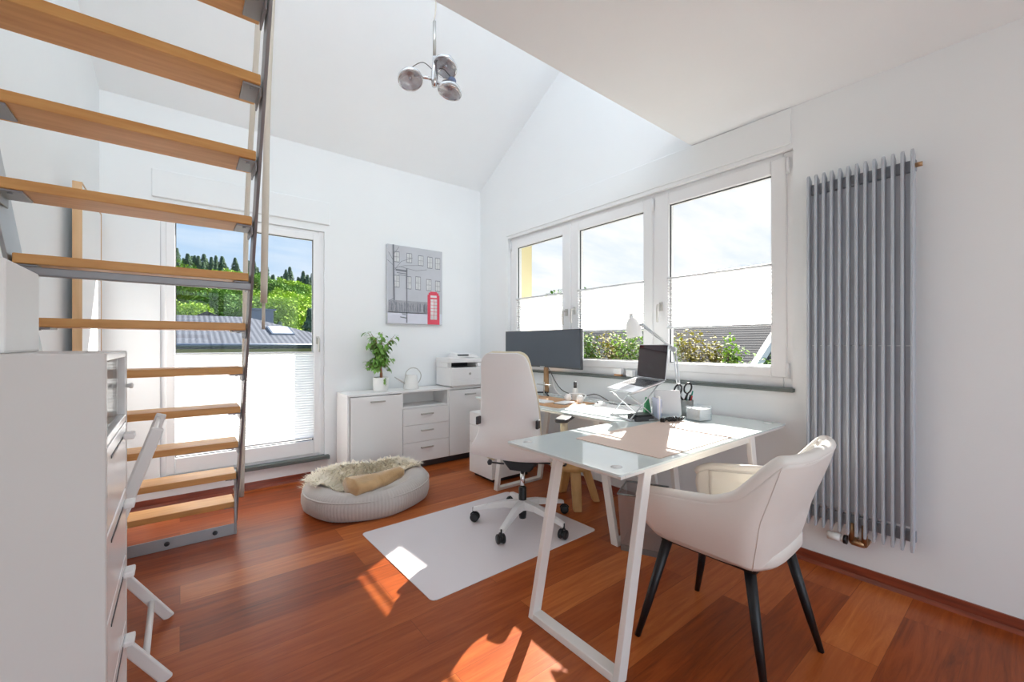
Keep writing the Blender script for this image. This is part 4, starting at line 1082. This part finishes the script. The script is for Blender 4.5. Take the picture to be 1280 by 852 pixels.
for k, (x, y, r, lb_) in enumerate(((2.50,1.90,.3,'upper loose sheet of white paper near the mouse on the window desk'),(2.40,1.83,-.15,'lower loose sheet of white paper by the laptop riser'))):
    o = link('paper_sheet', MB().cbox((x,y,DZ+.0007+.0006*(1-k)),(.21,.297,.0005), rot=RZ(r)), M['paper'], loc=(x,y,DZ)); tag(o, lb_, 'paper', 'loose paper sheets on the window desk')
for k, (pts, lb_, m) in enumerate((([(2.66,2.80,.95),(2.60,2.66,DZ+.04),(2.56,2.46,DZ+.006),(2.60,2.35,DZ+.006),(2.55,2.2,DZ+.02),(2.60,2.05,DZ+.01),(2.52,1.90,DZ+.006),(2.40,1.75,DZ+.006)],'white cable running along the window desk from monitor to laptop','white'),
    ([(2.66,2.84,1.0),(2.62,2.62,DZ+.06),(2.60,2.36,DZ+.03),(2.64,2.25,DZ+.05),(2.62,2.1,DZ+.012),(2.55,2.02,DZ+.006),(2.63,1.9,DZ+.006)],'dark cable looping over the back of the window desk','dark'),
    ([(2.60,2.62,DZ+.006),(2.57,2.66,DZ+.012),(2.60,2.6,DZ+.006),(2.66,2.5,DZ+.03),(2.58,2.4,DZ+.006),(2.66,2.30,DZ+.02),(2.66,2.15,DZ+.006)],'grey cable lying in loops behind the monitor foot','rail'))):
    t = thing('cable', lb_, 'cable', pts[0], group='cables on the window desk')
    link('cord', MB().ring(spline(pts,6), .0035, 8), M[m], t)
pn = thing('cable_holder', 'slim grey T shaped metal holder in front of the monitor foot', 'holder', (2.50,2.71,DZ))
mb = MB().ring([(2.50,2.62,DZ+.10),(2.50,2.80,DZ+.10)], .006, 8).ring([(2.50,2.71,DZ+.01),(2.50,2.71,DZ+.125)], .006, 8); link('bar', mb, M['handle'], pn)
link('foot', MB().lathe([(0,0),(.03,0),(.028,.01),(0,.012)], (2.50,2.71,DZ), 20), M['handle'], pn)

# small things on the stone sill
for k, (y, w, h, mlo, lb_) in enumerate(((2.10,.075,.06,'brass','small white box with a brown base on the sill right of the monitor'),(1.985,.06,.052,None,'plain small white box on the sill beside the laptop screen'))):
    t = thing('sill_box', lb_, 'box', (2.742,y,.947), group='small boxes on the stone sill')
    zlo = .947
    if mlo: link('base', MB().cbox((2.742,y,zlo+.008),(.036,w*.8,.016)), M['tan'], t, bevel=.003); zlo += .016
    link('body', MB().box((2.722,y-w/2,zlo),(2.762,y+w/2,.947+h)), M['white'], t, bevel=.005)

# ------------------------------------------------------------------ tub chair (local, faces +y)
tc_ = thing('tub_armchair', 'cream faux leather tub chair with black legs at the foreground desk', 'armchair', (1.735,.795,0), rz=radians(2), local=True)
def tub(t, h, inset=0.):
    """t in [-1,1] around from left arm tip over back to right arm tip; h in [0,1] bottom to rim"""
    a = abs(t); s = 1 if t > 0 else -1
    # plan outline at the rim (superellipse) : arms straight then the back
    L1, HW, YBK = .36, .288, -.275
    total = .50+.46; d = (1-a)*total                       # distance from arm tip
    arm = .50
    if d < arm*.72:
        x, y = HW-.02*(1-d/(arm*.72))**2, .24-d*1.005
    else:
        q = (d-arm*.72)/(total-arm*.72)                    # 0..1 corner + back
        ang = q*pi/2; ex = .62
        x = HW*cos(ang)**ex if q < 1 else 0; y0 = .24-arm*.72*1.005; y = y0+(YBK-y0)*sin(ang)**ex
    back = max(0, min(1, (d-.30)/.30)); back = back*back*(3-2*back)
    rim = .605+.055*min(1,d/.42)+(.160)*back
    bot = .438-.012*back
    z = bot+(rim-bot)*h
    k = .80+.20*sin(min(1,h*1.15)*pi/2)
    flare = .100*back*max(0,h-.45)**1.2
    y2 = y*k-(flare*1.2 if back > 0 else 0)+.02*(1-k)
    x2 = x*k*(1-.06*back*max(0,h-.5))
    tip = max(0, 1-d/.07); z -= tip*tip*.03*h
    n = V((x2*.9, min(0,y2), 0)); n = n.normalized() if n.length > 1e-4 else V((0,-1,0))
    return V((s*x2, y2, z))-V((n.x*s*inset, n.y*inset, 0))
rows = []
for i in range(15):
    rows.append([tub(-1+2*j/56, i/14) for j in range(57)])
link('shell', MB().grid(rows), M['cream'], tc_, solid=.042, subsurf=1, offset=-1, bevel=0)
# quilted lining: padded cells
rows = []
for i in range(29):
    r = []
    for j in range(97):
        t = -.93+1.86*j/96; h = .16+.80*i/28
        cell = abs(sin(t*pi*5.5))*abs(sin((h+.02)*pi*2.6)); r.append(tub(t, h, .047+.010*cell**.4))
    rows.append(r)
link('lining', MB().grid(rows), M['creamq'], tc_, solid=.006, offset=1)
rim = [tub(-1+2*j/90, 1.0, .021)+V((0,0,.004)) for j in range(91)]
link('rim_piping', MB().ring(rim, .021, 12), M['cream'], tc_)
mb = MB(); rows = []
for i, (k, z) in enumerate(((.72,.415),(.93,.42),(1.0,.44),(1.0,.475),(.95,.50),(.7,.512),(0.02,.516))):
    rows.append([V((.225*k*math.copysign(abs(cos(a))**.5,cos(a)), .02+.255*k*math.copysign(abs(sin(a))**.5,sin(a)), z)) for a in [2*pi*j/48 for j in range(48)]])
mb.grid(rows, closed=True); mb._add(rows[0],[tuple(range(48))])
link('seat_cushion', mb, M['creamq'], tc_)
link('underframe', MB().box((-.17,-.17,.395),(.17,.19,.418)), M['black'], tc_, bevel=.004)
for x, y in ((-.245,.252),(.255,.245),(-.175,-.20),(.22,-.265)):
    x2, y2 = x*.66, y*.62
    link('leg', MB().ring([(x2,y2,.43),(x*.9,y*.88,.13),(x,y,.0)], [.021,.0155,.011], 16), M['blackm'], tc_)
for t in (-.42,.42):                                             # stitched seams on the outside
    link('seam', MB().ring([tub(t,h,-.001) for h in [k/12 for k in range(13)]], .0012, 6), M['cream'], tc_)

# ------------------------------------------------------------------ waste bin
wb = thing('wire_waste_bin', 'square grey wire mesh waste bin under the foreground desk', 'waste bin', (2.16,1.50,0))
mb = MB(); R_ = radians(25)
def sq(h, z, cx=2.165, cy=1.475): return [V((cx+h*(cos(R_)*a-sin(R_)*b), cy+h*(sin(R_)*a+cos(R_)*b), z)) for a, b in ((-1,-1),(1,-1),(1,1),(-1,1))]
b0_, t0_ = sq(.108,.002), sq(.125,.33)
mb._add(b0_+t0_, [(0,1,5,4),(1,2,6,5),(2,3,7,6),(3,0,4,7)])
link('mesh_side', mb, M['wirebin'], wb, solid=.0012)
link('base', MB().hexa(sq(.110,0), sq(.112,.035)), M['bin'], wb)
rp_ = sq(.126,.332); link('rim', MB().ring(rp_+[rp_[0]], .006, 8), M['bin'], wb)

# ------------------------------------------------------------------ stool
so = thing('wooden_stool', 'low pale wooden stool with thick splayed legs under the window desk', 'stool', (2.36,2.22,0))
scx, scy = 2.355, 2.225
link('seat', MB().lathe([(0,.255),(.12,.255),(.15,.27),(.158,.295),(.152,.317),(.13,.325),(0,.326)], (scx,scy,0), 40), M['pinewood'], so)
for x, y in ((2.24,2.075),(2.50,2.125),(2.44,2.43)):
    d = V((x-scx,y-scy,0)); a = V((scx,scy,.262))+d*.52
    s = V((-d.y,d.x,0)).normalized()*.037; dd = d.normalized()*.03
    e = V((x,y,0))
    link('leg', MB().hexa([e-s*.85-dd*.85,e+s*.85-dd*.85,e+s*.85+dd*.85,e-s*.85+dd*.85],[a-s-dd,a+s-dd,a+s+dd,a-s+dd]), M['pinewood'], so, bevel=.01, seg=3)

# ------------------------------------------------------------------ radiator
RD = thing('vertical_radiator', 'tall grey vertical fin radiator on the right wall', 'radiator', (2.66,.58,.24))
ry0, ry1, rz0, rz1, xf = .372, .778, .245, 2.085, 2.622
nf = 13
for k in range(nf):
    y = ry0+(ry1-ry0)*k/(nf-1)
    poly = [(xf,y-.006,rz0+.02),(xf+.055,y-.006,rz0),(xf+.055,y-.006,rz1+.015),(xf,y-.006,rz1)]
    link('fin', MB().prism([(xf+.055,y-.006,rz0+.028),(xf,y-.006,rz0),(xf,y-.006,rz1),(xf+.012,y-.006,rz1+.012),(xf+.055,y-.006,rz1-.01)], (0,.012,0)), M['radiator'], RD, bevel=.003)
link('back_plate', MB().box((xf+.030,ry0-.002,rz0+.11),(xf+.0355,ry1+.002,1.191)).box((xf+.030,ry0-.002,1.195),(xf+.0355,ry1+.002,rz1-.095)), M['radiator'], RD)
for z in (rz0+.065, rz1-.06):
    link('header_tube', MB().box((xf+.036,ry0-.01,z-.028),(xf+.0575,ry1+.01,z+.028)), M['radback'], RD, bevel=.006)
mb = MB().box((2.695,.468,rz0+.2),(XW,.478,rz0+.24)).box((2.695,.672,rz0+.2),(XW,.682,rz0+.24)).box((2.695,.468,1.8),(XW,.478,1.84)).box((2.695,.672,1.8),(XW,.682,1.84)); link('bracket', mb, M['radback'], RD)
mb = MB().ring([(2.66,ry0-.005,rz1-.06),(2.66,ry0-.03,rz1-.06)], .011, 12); link('vent_plug', mb, M['brass'], RD)
mb = MB().ring([(2.665,.60,.205),(2.665,.60,.30)], .013, 12).ring([(2.665,.55,.205),(2.665,.55,.30)], .013, 12).ring([(2.665,.55,.203),(2.665,.60,.203)], .016, 12).ring([(2.665,.60,.20),(2.72,.60,.20),(XW,.60,.20)], .011, 12).ring([(2.665,.55,.20),(2.72,.55,.20),(XW,.55,.20)], .011, 12)
vb = link('valve', mb, M['brass'], RD)
mb = MB().ring([(2.66,.625,.206),(2.66,.645,.206)], .016, 14).ring([(2.66,.645,.206),(2.66,.70,.206)], .021, 18); link('thermostat', mb, M['pot'], vb)
link('thermostat_collar', MB().ring([(2.66,.618,.206),(2.66,.632,.206)], .0225, 18), M['black'], vb)

# ------------------------------------------------------------------ pendant
cxp, cyp = .928, 1.755
pn_ = thing('pendant_lamp', 'chrome ceiling pendant with three round halogen spots', 'lamp', (cxp,cyp,2.30))
mb = MB().ring(spline([(cxp-.002,cyp,2.70),(cxp+.006,cyp-.003,2.80),(cxp-.006,cyp,3.1),(cxp-.01,cyp,3.6),(cxp,cyp,rz(cyp))],6), .0032, 8); link('cord', mb, M['wirew'], pn_)
link('canopy', MB().lathe([(0,0),(.05,0),(.05,.03),(0,.045)], (cxp,cyp,rz(cyp)-.03), 24), M['chrome'], pn_)
link('rod', MB().ring([(cxp,cyp,2.535),(cxp,cyp,2.70)], .0075, 12), M['handle'], pn_)
mb = MB().lathe([(0,-.03),(.012,-.028),(.016,0),(.016,.04),(.012,.06),(.010,.11),(0,.11)], (cxp,cyp,2.425), 20); link('hub', mb, M['chrome'], pn_)
hd_ = [(V((-.095,.055,-.012)), 17, -14), (V((.045,-.022,.062)), 20, 12), (V((.055,-.045,-.058)), 4, 12)]
for k, (d, tx_, ty_) in enumerate(hd_):
    c = V((cxp,cyp,2.435))+d
    # tip faces the viewer and down
    m = RZ(-TH) @ RX(radians(-tx_)) @ RY(radians(ty_))
    hd = link('spot_head', MB().lathe([(.030,.030),(.046,.020),(.0565,.004),(.0575,-.006),(.0555,-.012),(.052,-.012),(.0535,-.004),(.044,.014),(.028,.026)], c, 36, M4=m, cap=False), M['chrome'], pn_)
    link('reflector', MB().lathe([(.052,-.006),(.043,.010),(.026,.022),(.008,.026),(.0,.026)], c, 32, M4=m, cap=False), M['bulb'], hd)
    link('capsule', MB().lathe([(0,-.004),(.007,-.002),(.009,.006),(.008,.02),(0,.024)], c, 16, M4=m), M['chrome'], hd)
    link('lens', MB().lathe([(0,-.010),(.052,-.0095),(.052,-.0075),(0,-.008)], c, 32, M4=m), M['lens'], hd)
    link('socket', MB().lathe([(.020,.030),(.020,.052),(.015,.060),(0,.060)], c, 20, M4=m), M['bluecap'], hd)
    link('arm', MB().ring([V((cxp,cyp,2.435+d.z*.35)), c+m @ V((0,0,.02))-d*.18], .0075, 10), M['chrome'], hd)
    link('wire', MB().ring(spline([V((cxp,cyp,2.47+d.z*.3)), V((cxp,cyp,2.50))+d*.5+V((0,0,.01)), c+m @ V((0,0,.058))],6), .0018, 6), M['dark'], hd)
# ------------------------------------------------------------------ outside
def at(u, Z, z=0.):
    p = FW*Z+RT*((u-640)/525*Z); return V((p.x, p.y, z))
struct('ground', MB().box((-150,5,-5.2),(190,260,-5)).box((3.1,-80,-5.2),(190,5,-5)), M['grass'], 'grass ground far below outside the windows', 'ground')
# wooded hill behind the balcony door
mb = MB(); rows = []
def hill(x, y):
    d = y-x*.12
    base = -5+max(0,d-38)*.24
    top = 13.0-max(0,x-1)*.27
    h = min(base, top+.02*(base-top)) if base < top else top-(d-110)*.02*(d > 110)
    return h+.8*noise.noise(V((x*.06,y*.06,0)))
for i in range(46):
    rows.append([V((x, 30+i*3.2, hill(x,30+i*3.2))) for x in [-70+4*j for j in range(46)]])
mb.grid(rows); h_ = struct('hill', mb, M['grass'], 'wooded hillside seen through the balcony door', 'hill')

def tree_proto(kind, seed):
    r = random.Random(seed); mb = MB(); tr = MB()
    if kind == 'conifer':
        Ht, nl = 10, 2600
        for k in range(nl):
            t = r.random()**1.0; R = (2.5*(1-t)**.9+.05)*(.72+.28*abs(sin(t*28))); a = r.uniform(0,2*pi); rr = R*sqrt(r.random())*(1 if int(t*9)%2 else .75)
            p = V((rr*cos(a), rr*sin(a), 1.2+t*(Ht-1.2)-.25*rr)); L = r.uniform(.35,.65)*(1.1-t*.6)
            leaf(mb, p, V((cos(a),sin(a),-.45))*L, L*.26)
        tr.ring([(0,0,0),(0,0,Ht*.9)], [.18,.04], 7)
    else:
        cl = [(V((r.uniform(-1.6,1.6),r.uniform(-1.6,1.6),r.uniform(2.6,6.2))), r.uniform(1.1,1.9)) for _ in range(11)]
        for k in range(5200):
            c, R = r.choice(cl); a = r.uniform(0,2*pi); ph = math.acos(r.uniform(-1,1)); q = R*(.75+.3*r.random())
            d = V((sin(ph)*cos(a),sin(ph)*sin(a),cos(ph))); p = c+d*q; L = r.uniform(.2,.34)
            t_ = (d+V((r.uniform(-.8,.8),r.uniform(-.8,.8),r.uniform(-.9,.3)))).normalized()
            leaf(mb, p, t_*L, L*.42)
        for c, R in cl[:7]: tr.ring(spline([(0,0,0),(0,0,1.6),tuple(c)],3), [.2,.19,.18,.17,.14,.09,.05], 6)
    return mb, tr
PROTO = {}
def tree(kind, matn, loc, sc, label, group, seed=1):
    key = (kind, matn, seed)
    if key not in PROTO:
        mb, tr = tree_proto(kind, seed)
        t = thing('conifer_tree' if kind == 'conifer' else 'leafy_tree', label, 'tree', loc, group, local=True)
        link('foliage', mb, M[matn], t); link('trunk', tr, M['trunk'], t); t.scale = sc
        t.rotation_euler.z = random.uniform(0,6); PROTO[key] = t; return t
    t = dup(PROTO[key], loc, random.uniform(0,6), label, sc); t['group'] = group; return t
def plant_tree(kind, matn, u, Z, s, label, group, seed, dz=-.3):
    p = at(u, Z); p.z = hill(p.x, p.y)+dz
    if p.y < 30: p.z = -5
    tree(kind, matn, p, (s*random.uniform(.9,1.15), s*random.uniform(.9,1.15), s), label, group, seed)
# distant ridge line of conifers
for k in range(96):
    u = 203+2.2*k+random.uniform(-2,2); plant_tree('conifer', 'foliage_c', u, random.uniform(74,98), random.uniform(.6,.95), 'dark conifer on the distant skyline of the wooded hill', 'conifers along the skyline', 11+k%2)
for k in range(46):
    u = 205+random.uniform(0,205); plant_tree('leafy', ('foliage_b','foliage_a')[k%2], u, random.uniform(60,90), random.uniform(.6,1.0), ('mid green tree in the mass of trees on the hillside','bright green tree in the mass of trees on the hillside')[k%2], 'leafy trees on the hillside', 21+k%2)
for u, Z, s, m, lb in ((232,44,.9,'foliage_a','big bright green tree at the left of the balcony door view'),(262,52,.95,'foliage_b','mid green tree behind the stair in the balcony door view'),(284,42,.72,'foliage_a','small bright green tree seen between two stair treads'),(305,50,.9,'foliage_b','mid green tree beside the stair handrail in the balcony door view'),(338,47,1.12,'foliage_a','tall yellow green tree above the chimney of the grey roof'),(358,52,1.05,'foliage_a','bright green tree right of the chimney of the grey roof'),(385,56,1.0,'foliage_b','mid green tree at the right edge of the balcony door view')):
    plant_tree('leafy', m, u, Z, s, lb, 'leafy trees behind the grey roof', 21 if m == 'foliage_b' else 22)
for u, Z, s, lb in ((365,37,.72,'dark conifer right behind the ridge of the grey tiled roof'),(388,35,.95,'dark conifer at the right edge of the balcony door view'),(350,40,.7,'slim conifer behind the chimney of the grey roof')):
    plant_tree('conifer', 'foliage_c', u, Z, s, lb, 'conifers behind the grey roof', 11)

struct('bounce_slab', MB().box((-2.6,4.37,-.3),(2.7,6.0,.02)), M['concrete'], 'unseen pale slab added outside the balcony door to bounce light', 'balcony')  # added out of view so sunlit concrete brightens the door blind
# neighbouring house beyond the balcony door
nh = thing('neighbouring_house', 'cream house with a grey tiled roof beyond the balcony door', 'house', at(300,20,-5))
NX0, NX1, NY, NZE, NZR = -6., 6.2, 19.5, 1.22, 2.55
mb = MB().box((NX0+.7,NY+.7,-5),(NX1-.7,NY+10,NZE-.05)); link('wall', mb, M['render_y'], nh)
e = [V((NX0,NY,NZE)),V((NX1,NY-.6,NZE)),V((NX1,NY+11,NZE)),V((NX0,NY+11,NZE))]
r0, r1 = V((NX0+3,NY+5.2,NZR)), V((NX1-3.6,NY+5.0,NZR))
mb = MB()._add(e+[r0,r1]+[p-V((0,0,.2)) for p in e], [(0,1,5,4),(1,2,5),(2,3,4,5),(3,0,4),(0,6,7,1),(1,7,8,2),(2,8,9,3),(3,9,6,0),(9,8,7,6)])
rf = link('roof', mb, M['roof_tile'], nh)
link('gutter', MB().ring([(NX0,NY-.06,NZE-.06),(NX1,NY-.66,NZE-.06)], .07, 8), M['zinc'], rf)
cp = at(327,22.5); 
ch = link('chimney', MB().box((cp.x-.5,cp.y-.4,1.6),(cp.x+.5,cp.y+.5,3.0)), M['zinc'], nh); link('cap', MB().box((cp.x-.62,cp.y-.5,3.0),(cp.x+.62,cp.y+.6,3.08)), M['zinc'], ch)
def roofz(y): return NZE+(y-NY+.3)*(NZR-NZE)/5.3
kx, ky = 3.55, 20.6
mb = MB().hexa([V((kx-.45,ky,roofz(ky)-.02)),V((kx+.45,ky,roofz(ky)-.02)),V((kx+.45,ky+1.5,roofz(ky+1.5)-.02)),V((kx-.45,ky+1.5,roofz(ky+1.5)-.02))],[V((kx-.45,ky,roofz(ky)+.09)),V((kx+.45,ky,roofz(ky)+.09)),V((kx+.45,ky+1.5,roofz(ky+1.5)+.09)),V((kx-.45,ky+1.5,roofz(ky+1.5)+.09))])
sk_ = link('skylight', mb, M['zinc'], nh)
link('pane', MB().hexa(*[[V((kx+sx_*.38,yy,roofz(yy)+h)) for sx_, yy in ((-1,ky+.08),(1,ky+.08),(1,ky+1.42),(-1,ky+1.42))] for h in (.091,.10)]), M['rail'], sk_)
sh_ = thing('garden_shed', 'small dark roofed shed among the trees left of the stair handrail', 'shed', at(258,30,-1.5))
p = at(258,30); link('wall', MB().box((p.x-1,p.y-1,-5),(p.x+1,p.y+1,2.9)), M['render_g'], sh_); link('roof', MB().prism([(p.x-1.2,p.y-1.2,2.9),(p.x+1.2,p.y-1.2,2.9),(p.x,p.y-1.2,3.5)], (0,2.4,0)), M['slate'], sh_)

struct('sun_block_overhang', MB().hexa([V((3.05,-6,2.72)),V((4.0,-6,2.72)),V((4.0,4.45,2.72)),V((3.05,4.45,2.72))],[V((3.05,-6,3.1)),V((4.0,-6,2.86)),V((4.0,4.45,2.86)),V((3.05,4.45,3.1))]), M['concrete'], 'unseen overhang added above the wide window to block high sun', 'eave')  # added out of view to stop sun above the blinds
# right side: balcony parapet, shrubs, slate roofed house
mb = MB().box((4.25,-2,-5),(4.5,9,.955)); struct('parapet', mb, M['concrete'], 'pale parapet just outside the wide window', 'parapet')
struct('parapet_coping', MB().box((4.2,-2,.955),(4.55,9,1.0)), M['concrete'], 'pale coping on the parapet outside the wide window', 'coping', bevel=.008)
struct('balcony_floor', MB().box((3.05,-2,-.5),(4.25,3.7,-.2)), M['concrete'], 'balcony floor outside the wide window', 'balcony')
struct('wall_outside', MB().box((3.06,3.84,-5),(3.34,4.3,4.5)), M['yellow'], 'yellow rendered outside wall at the far side of the wide window', 'wall')
def shrub(x, y, z, hgt, wid, m, lb, seed, nl=1300, L0=.05):
    r = random.Random(seed); t = thing('balcony_shrub', lb, 'shrub', (x,y,z), 'shrubs behind the parapet')
    mb = MB(); st_ = MB()
    for k in range(9):
        a = r.uniform(0,2*pi); q = wid*.5*r.uniform(.2,1); tip = V((x+q*cos(a)*.7, y+q*sin(a)*1.3, z+hgt*r.uniform(.55,1)))
        pts = spline([(x+.03*cos(a),y+.03*sin(a),z),tuple(V((x,y,z)).lerp(tip,.5)+V((0,0,.05))),tuple(tip)],5); st_.ring(pts, [.006-.0004*i for i in range(len(pts))], 5)
        for i in range(nl//9):
            p = V(pts[min(len(pts)-1, int(r.uniform(.15,1)*len(pts)))])+V((r.gauss(0,.12*wid),r.gauss(0,.18*wid),r.gauss(0,.06)))
            b = r.uniform(0,2*pi); L = L0*r.uniform(.6,1.3); leaf(mb, p, V((cos(b),sin(b),r.uniform(-.7,.7)))*L, L*.32)
    link('foliage', mb, M[m], t); link('stem', st_, M['trunk'], t)
for x, y, z, h, w, m, lb in ((4.7,4.12,.72,.66,.5,'foliage_b','green shrub outside the window just right of the wide monitor'),(4.75,3.80,.72,.68,.55,'foliage_d','rust tinged shrub outside the window between the monitor and the desk lamp'),(4.7,3.48,.72,.66,.5,'foliage_e','fresh green shrub outside the window left of the lamp shade'),(4.7,3.2,.72,.62,.4,'foliage_b','green shrub outside the window behind the lamp shade'),
    (4.72,2.80,.74,.52,.24,'foliage_e','small fresh green plant at the left edge of the right sash'),(4.75,2.58,.72,.68,.42,'foliage_d','rust tinged shrub outside the window behind the lamp arm'),(4.8,2.36,.72,.50,.36,'foliage_d','low yellow green shrub outside the window right of the lamp arm'),(4.7,2.12,.76,.46,.20,'foliage_e','slender fresh green plant in front of the slate roof'),
    (4.8,1.72,.70,.30,.5,'foliage_b','low green growth along the parapet below the white verge board')):
    shrub(x, y, z, h, w, m, lb, int(x*100+y*77), nl=int(1800*w))
struct('planter_soil', MB().box((4.55,.3,.5),(5.1,6,.72)), M['soil'], 'planting bed behind the parapet', 'planting bed')
sh2 = thing('slate_house', 'grey slate roofed house beyond the right window sash', 'house', (14,8,-5))
hx, hy = 11.5, 4.75
link('wall', MB().box((hx+.5,hy+.4,-5),(hx+7,hy+13,.45)), M['render_g'], sh2)
rf = link('roof', MB().prism([(hx,hy,.35),(hx+3.9,hy,2.85),(hx+7.8,hy,.35)], (0,13.5,0)), M['slate'], sh2)
link('verge_board', MB().hexa([V((hx-.05,hy-.14,.22)),V((hx-.05,hy+.02,.22)),V((hx+3.9,hy+.02,2.80)),V((hx+3.9,hy-.14,2.80))],[V((hx-.05,hy-.14,.50)),V((hx-.05,hy+.02,.50)),V((hx+3.9,hy+.02,3.0)),V((hx+3.9,hy-.14,3.0))]), M['pot'], rf)
gb = thing('dark_garage', 'dark grey building right of the white verge board outside', 'building', (18,3,-5))
link('wall', MB().box((17,-4,-5),(22,6.2,1.2)), M['render_g'], gb); link('roof', MB().prism([(16.6,-4.4,1.2),(19.5,-4.4,2.6),(22.4,-4.4,1.2)], (0,11,0)), M['slate'], gb)
for x, y, s, m, lb in ((26,24,.95,'foliage_b','leafy tree top above the blind of the middle sash'),(24,29.5,.62,'foliage_b','tree top beside the yellow outside wall')):
    tree('leafy', m, V((x,y,-2.2)), (s,s,s*1.05), lb, 'trees beyond the slate roofed house', 21 if m == 'foliage_b' else 22)

# ------------------------------------------------------------------ sky, sun, fill lamps
w = bpy.data.worlds.new('sky'); SC.world = w; w.use_nodes = True
nt = w.node_tree; n = nt.nodes; l = nt.links
bg = n['Background']
tc = n.new('ShaderNodeTexCoord'); sp = n.new('ShaderNodeSeparateXYZ'); l.new(tc.outputs['Generated'], sp.inputs[0])
def math_(op, a, b=None, c=None):
    m = n.new('ShaderNodeMath'); m.operation = op
    for i, v in enumerate((a, b, c)):
        if v is None: continue
        if isinstance(v, (int, float)): m.inputs[i].default_value = v
        else: l.new(v, m.inputs[i])
    return m.outputs[0]
def mixc(f, a, b):
    m = n.new('ShaderNodeMix'); m.data_type = 'RGBA'
    for k, v in (('Factor', f), ('A', a), ('B', b)):
        if isinstance(v, tuple): m.inputs[k].default_value = v
        elif isinstance(v, (int, float)): m.inputs[k].default_value = v
        else: l.new(v, m.inputs[k])
    return m.outputs['Result']
el = math_('MAXIMUM', sp.outputs['Z'], 0.)
grad = n.new('ShaderNodeValToRGB'); e = grad.color_ramp.elements
e[0].position = 0; e[0].color = lin((230, 241, 254)); e[1].position = .55; e[1].color = lin((108, 166, 236)); k = e.new(.2); k.color = lin((190, 222, 253))
l.new(el, grad.inputs[0])
den = math_('ADD', el, .22)
cb_ = n.new('ShaderNodeCombineXYZ'); l.new(math_('DIVIDE', sp.outputs['X'], den), cb_.inputs[0]); l.new(math_('DIVIDE', sp.outputs['Y'], den), cb_.inputs[1]); l.new(math_('MULTIPLY', sp.outputs['Z'], 1.5), cb_.inputs[2])
nz = n.new('ShaderNodeTexNoise'); nz.inputs['Scale'].default_value = 1.7; nz.inputs['Detail'].default_value = 7; nz.inputs['Roughness'].default_value = .56
mp = n.new('ShaderNodeMapping'); mp.inputs['Scale'].default_value = (.7, 1.6, 1); l.new(cb_.outputs[0], mp.inputs[0]); l.new(mp.outputs[0], nz.inputs['Vector'])
east = math_('MULTIPLY_ADD', sp.outputs['X'], .52, .0)
cov = math_('ADD', nz.outputs['Fac'], east)
cl = n.new('ShaderNodeMapRange'); cl.inputs[1].default_value = .5; cl.inputs[2].default_value = 1.0; l.new(cov, cl.inputs[0])
sky = mixc(cl.outputs[0], grad.outputs[0], (1.06, 1.07, 1.09, 1))
below = n.new('ShaderNodeMapRange'); below.inputs[1].default_value = -.02; below.inputs[2].default_value = -.12; l.new(sp.outputs['Z'], below.inputs[0])
sky = mixc(below.outputs[0], sky, lin((150, 156, 140)))
# sky strength raised behind the viewer, added to light the room
rear = n.new('ShaderNodeMapRange'); rear.inputs[1].default_value = .15; rear.inputs[2].default_value = .8
l.new(math_('MULTIPLY', sp.outputs['Y'], -1.), rear.inputs[0])
bg.inputs['Strength'].default_value = 1.
l.new(sky, bg.inputs[0]); l.new(math_('MULTIPLY_ADD', rear.outputs[0], REAR_SKY_FILL, SKY), bg.inputs['Strength'])

SUN = V((1., .57, .833)).normalized()
sl_ = bpy.data.lights.new('sun', 'SUN'); sl_.energy = SUN_E; sl_.angle = radians(.55); sl_.color = (1., .95, .87)
so_ = bpy.data.objects.new('sun', sl_); COL.objects.link(so_); so_.rotation_euler = SUN.to_track_quat('Z','Y').to_euler(); so_.location = (20,10,15)
# added fill lamp at the unseen opening behind the viewer
al = bpy.data.lights.new('rear_fill_lamp', 'AREA'); al.shape = 'RECTANGLE'; al.size = 3.1; al.size_y = 2.1; al.energy = REAR_E; al.color = (.9, .96, 1.)
ao = bpy.data.objects.new('rear_fill_lamp', al); COL.objects.link(ao); ao.location = (.7, -3.06, 1.27); ao.rotation_euler = (pi/2, 0, 0)
ao.rotation_euler = V((0,-1,0)).to_track_quat('Z','Y').to_euler()

# added fill lamp under the made-up roof window over the loft
bl = bpy.data.lights.new('loft_fill_lamp', 'AREA'); bl.shape = 'RECTANGLE'; bl.size = KX1-KX0-.14; bl.size_y = 1.6; bl.energy = ROOF_E; bl.color = (.96, .985, 1.)
bo = bpy.data.objects.new('loft_fill_lamp', bl); COL.objects.link(bo)
ym = (KY0+KY1)/2; nrm_ = V((0, rsl(0)-rsl(1), 1)).normalized()      # up, out of the slope
bo.location = V(((KX0+KX1)/2, ym, rsl(ym)+.12)); bo.rotation_euler = nrm_.to_track_quat('Z','Y').to_euler()
SC.view_settings.view_transform = 'Standard'; SC.view_settings.look = 'None'; SC.view_settings.gamma = 1; SC.view_settings.use_curve_mapping = False
SC.view_settings.exposure = EXPO
SC.cycles.max_bounces = 12; SC.cycles.diffuse_bounces = 8; SC.cycles.glossy_bounces = 4; SC.cycles.transparent_max_bounces = 16; SC.cycles.transmission_bounces = 6
SC.cycles.sample_clamp_indirect = 12; SC.cycles.caustics_reflective = True; SC.cycles.caustics_refractive = False
SC.cycles.use_denoising = True
try: SC.cycles.denoiser = 'OPENIMAGEDENOISE'
except Exception: pass
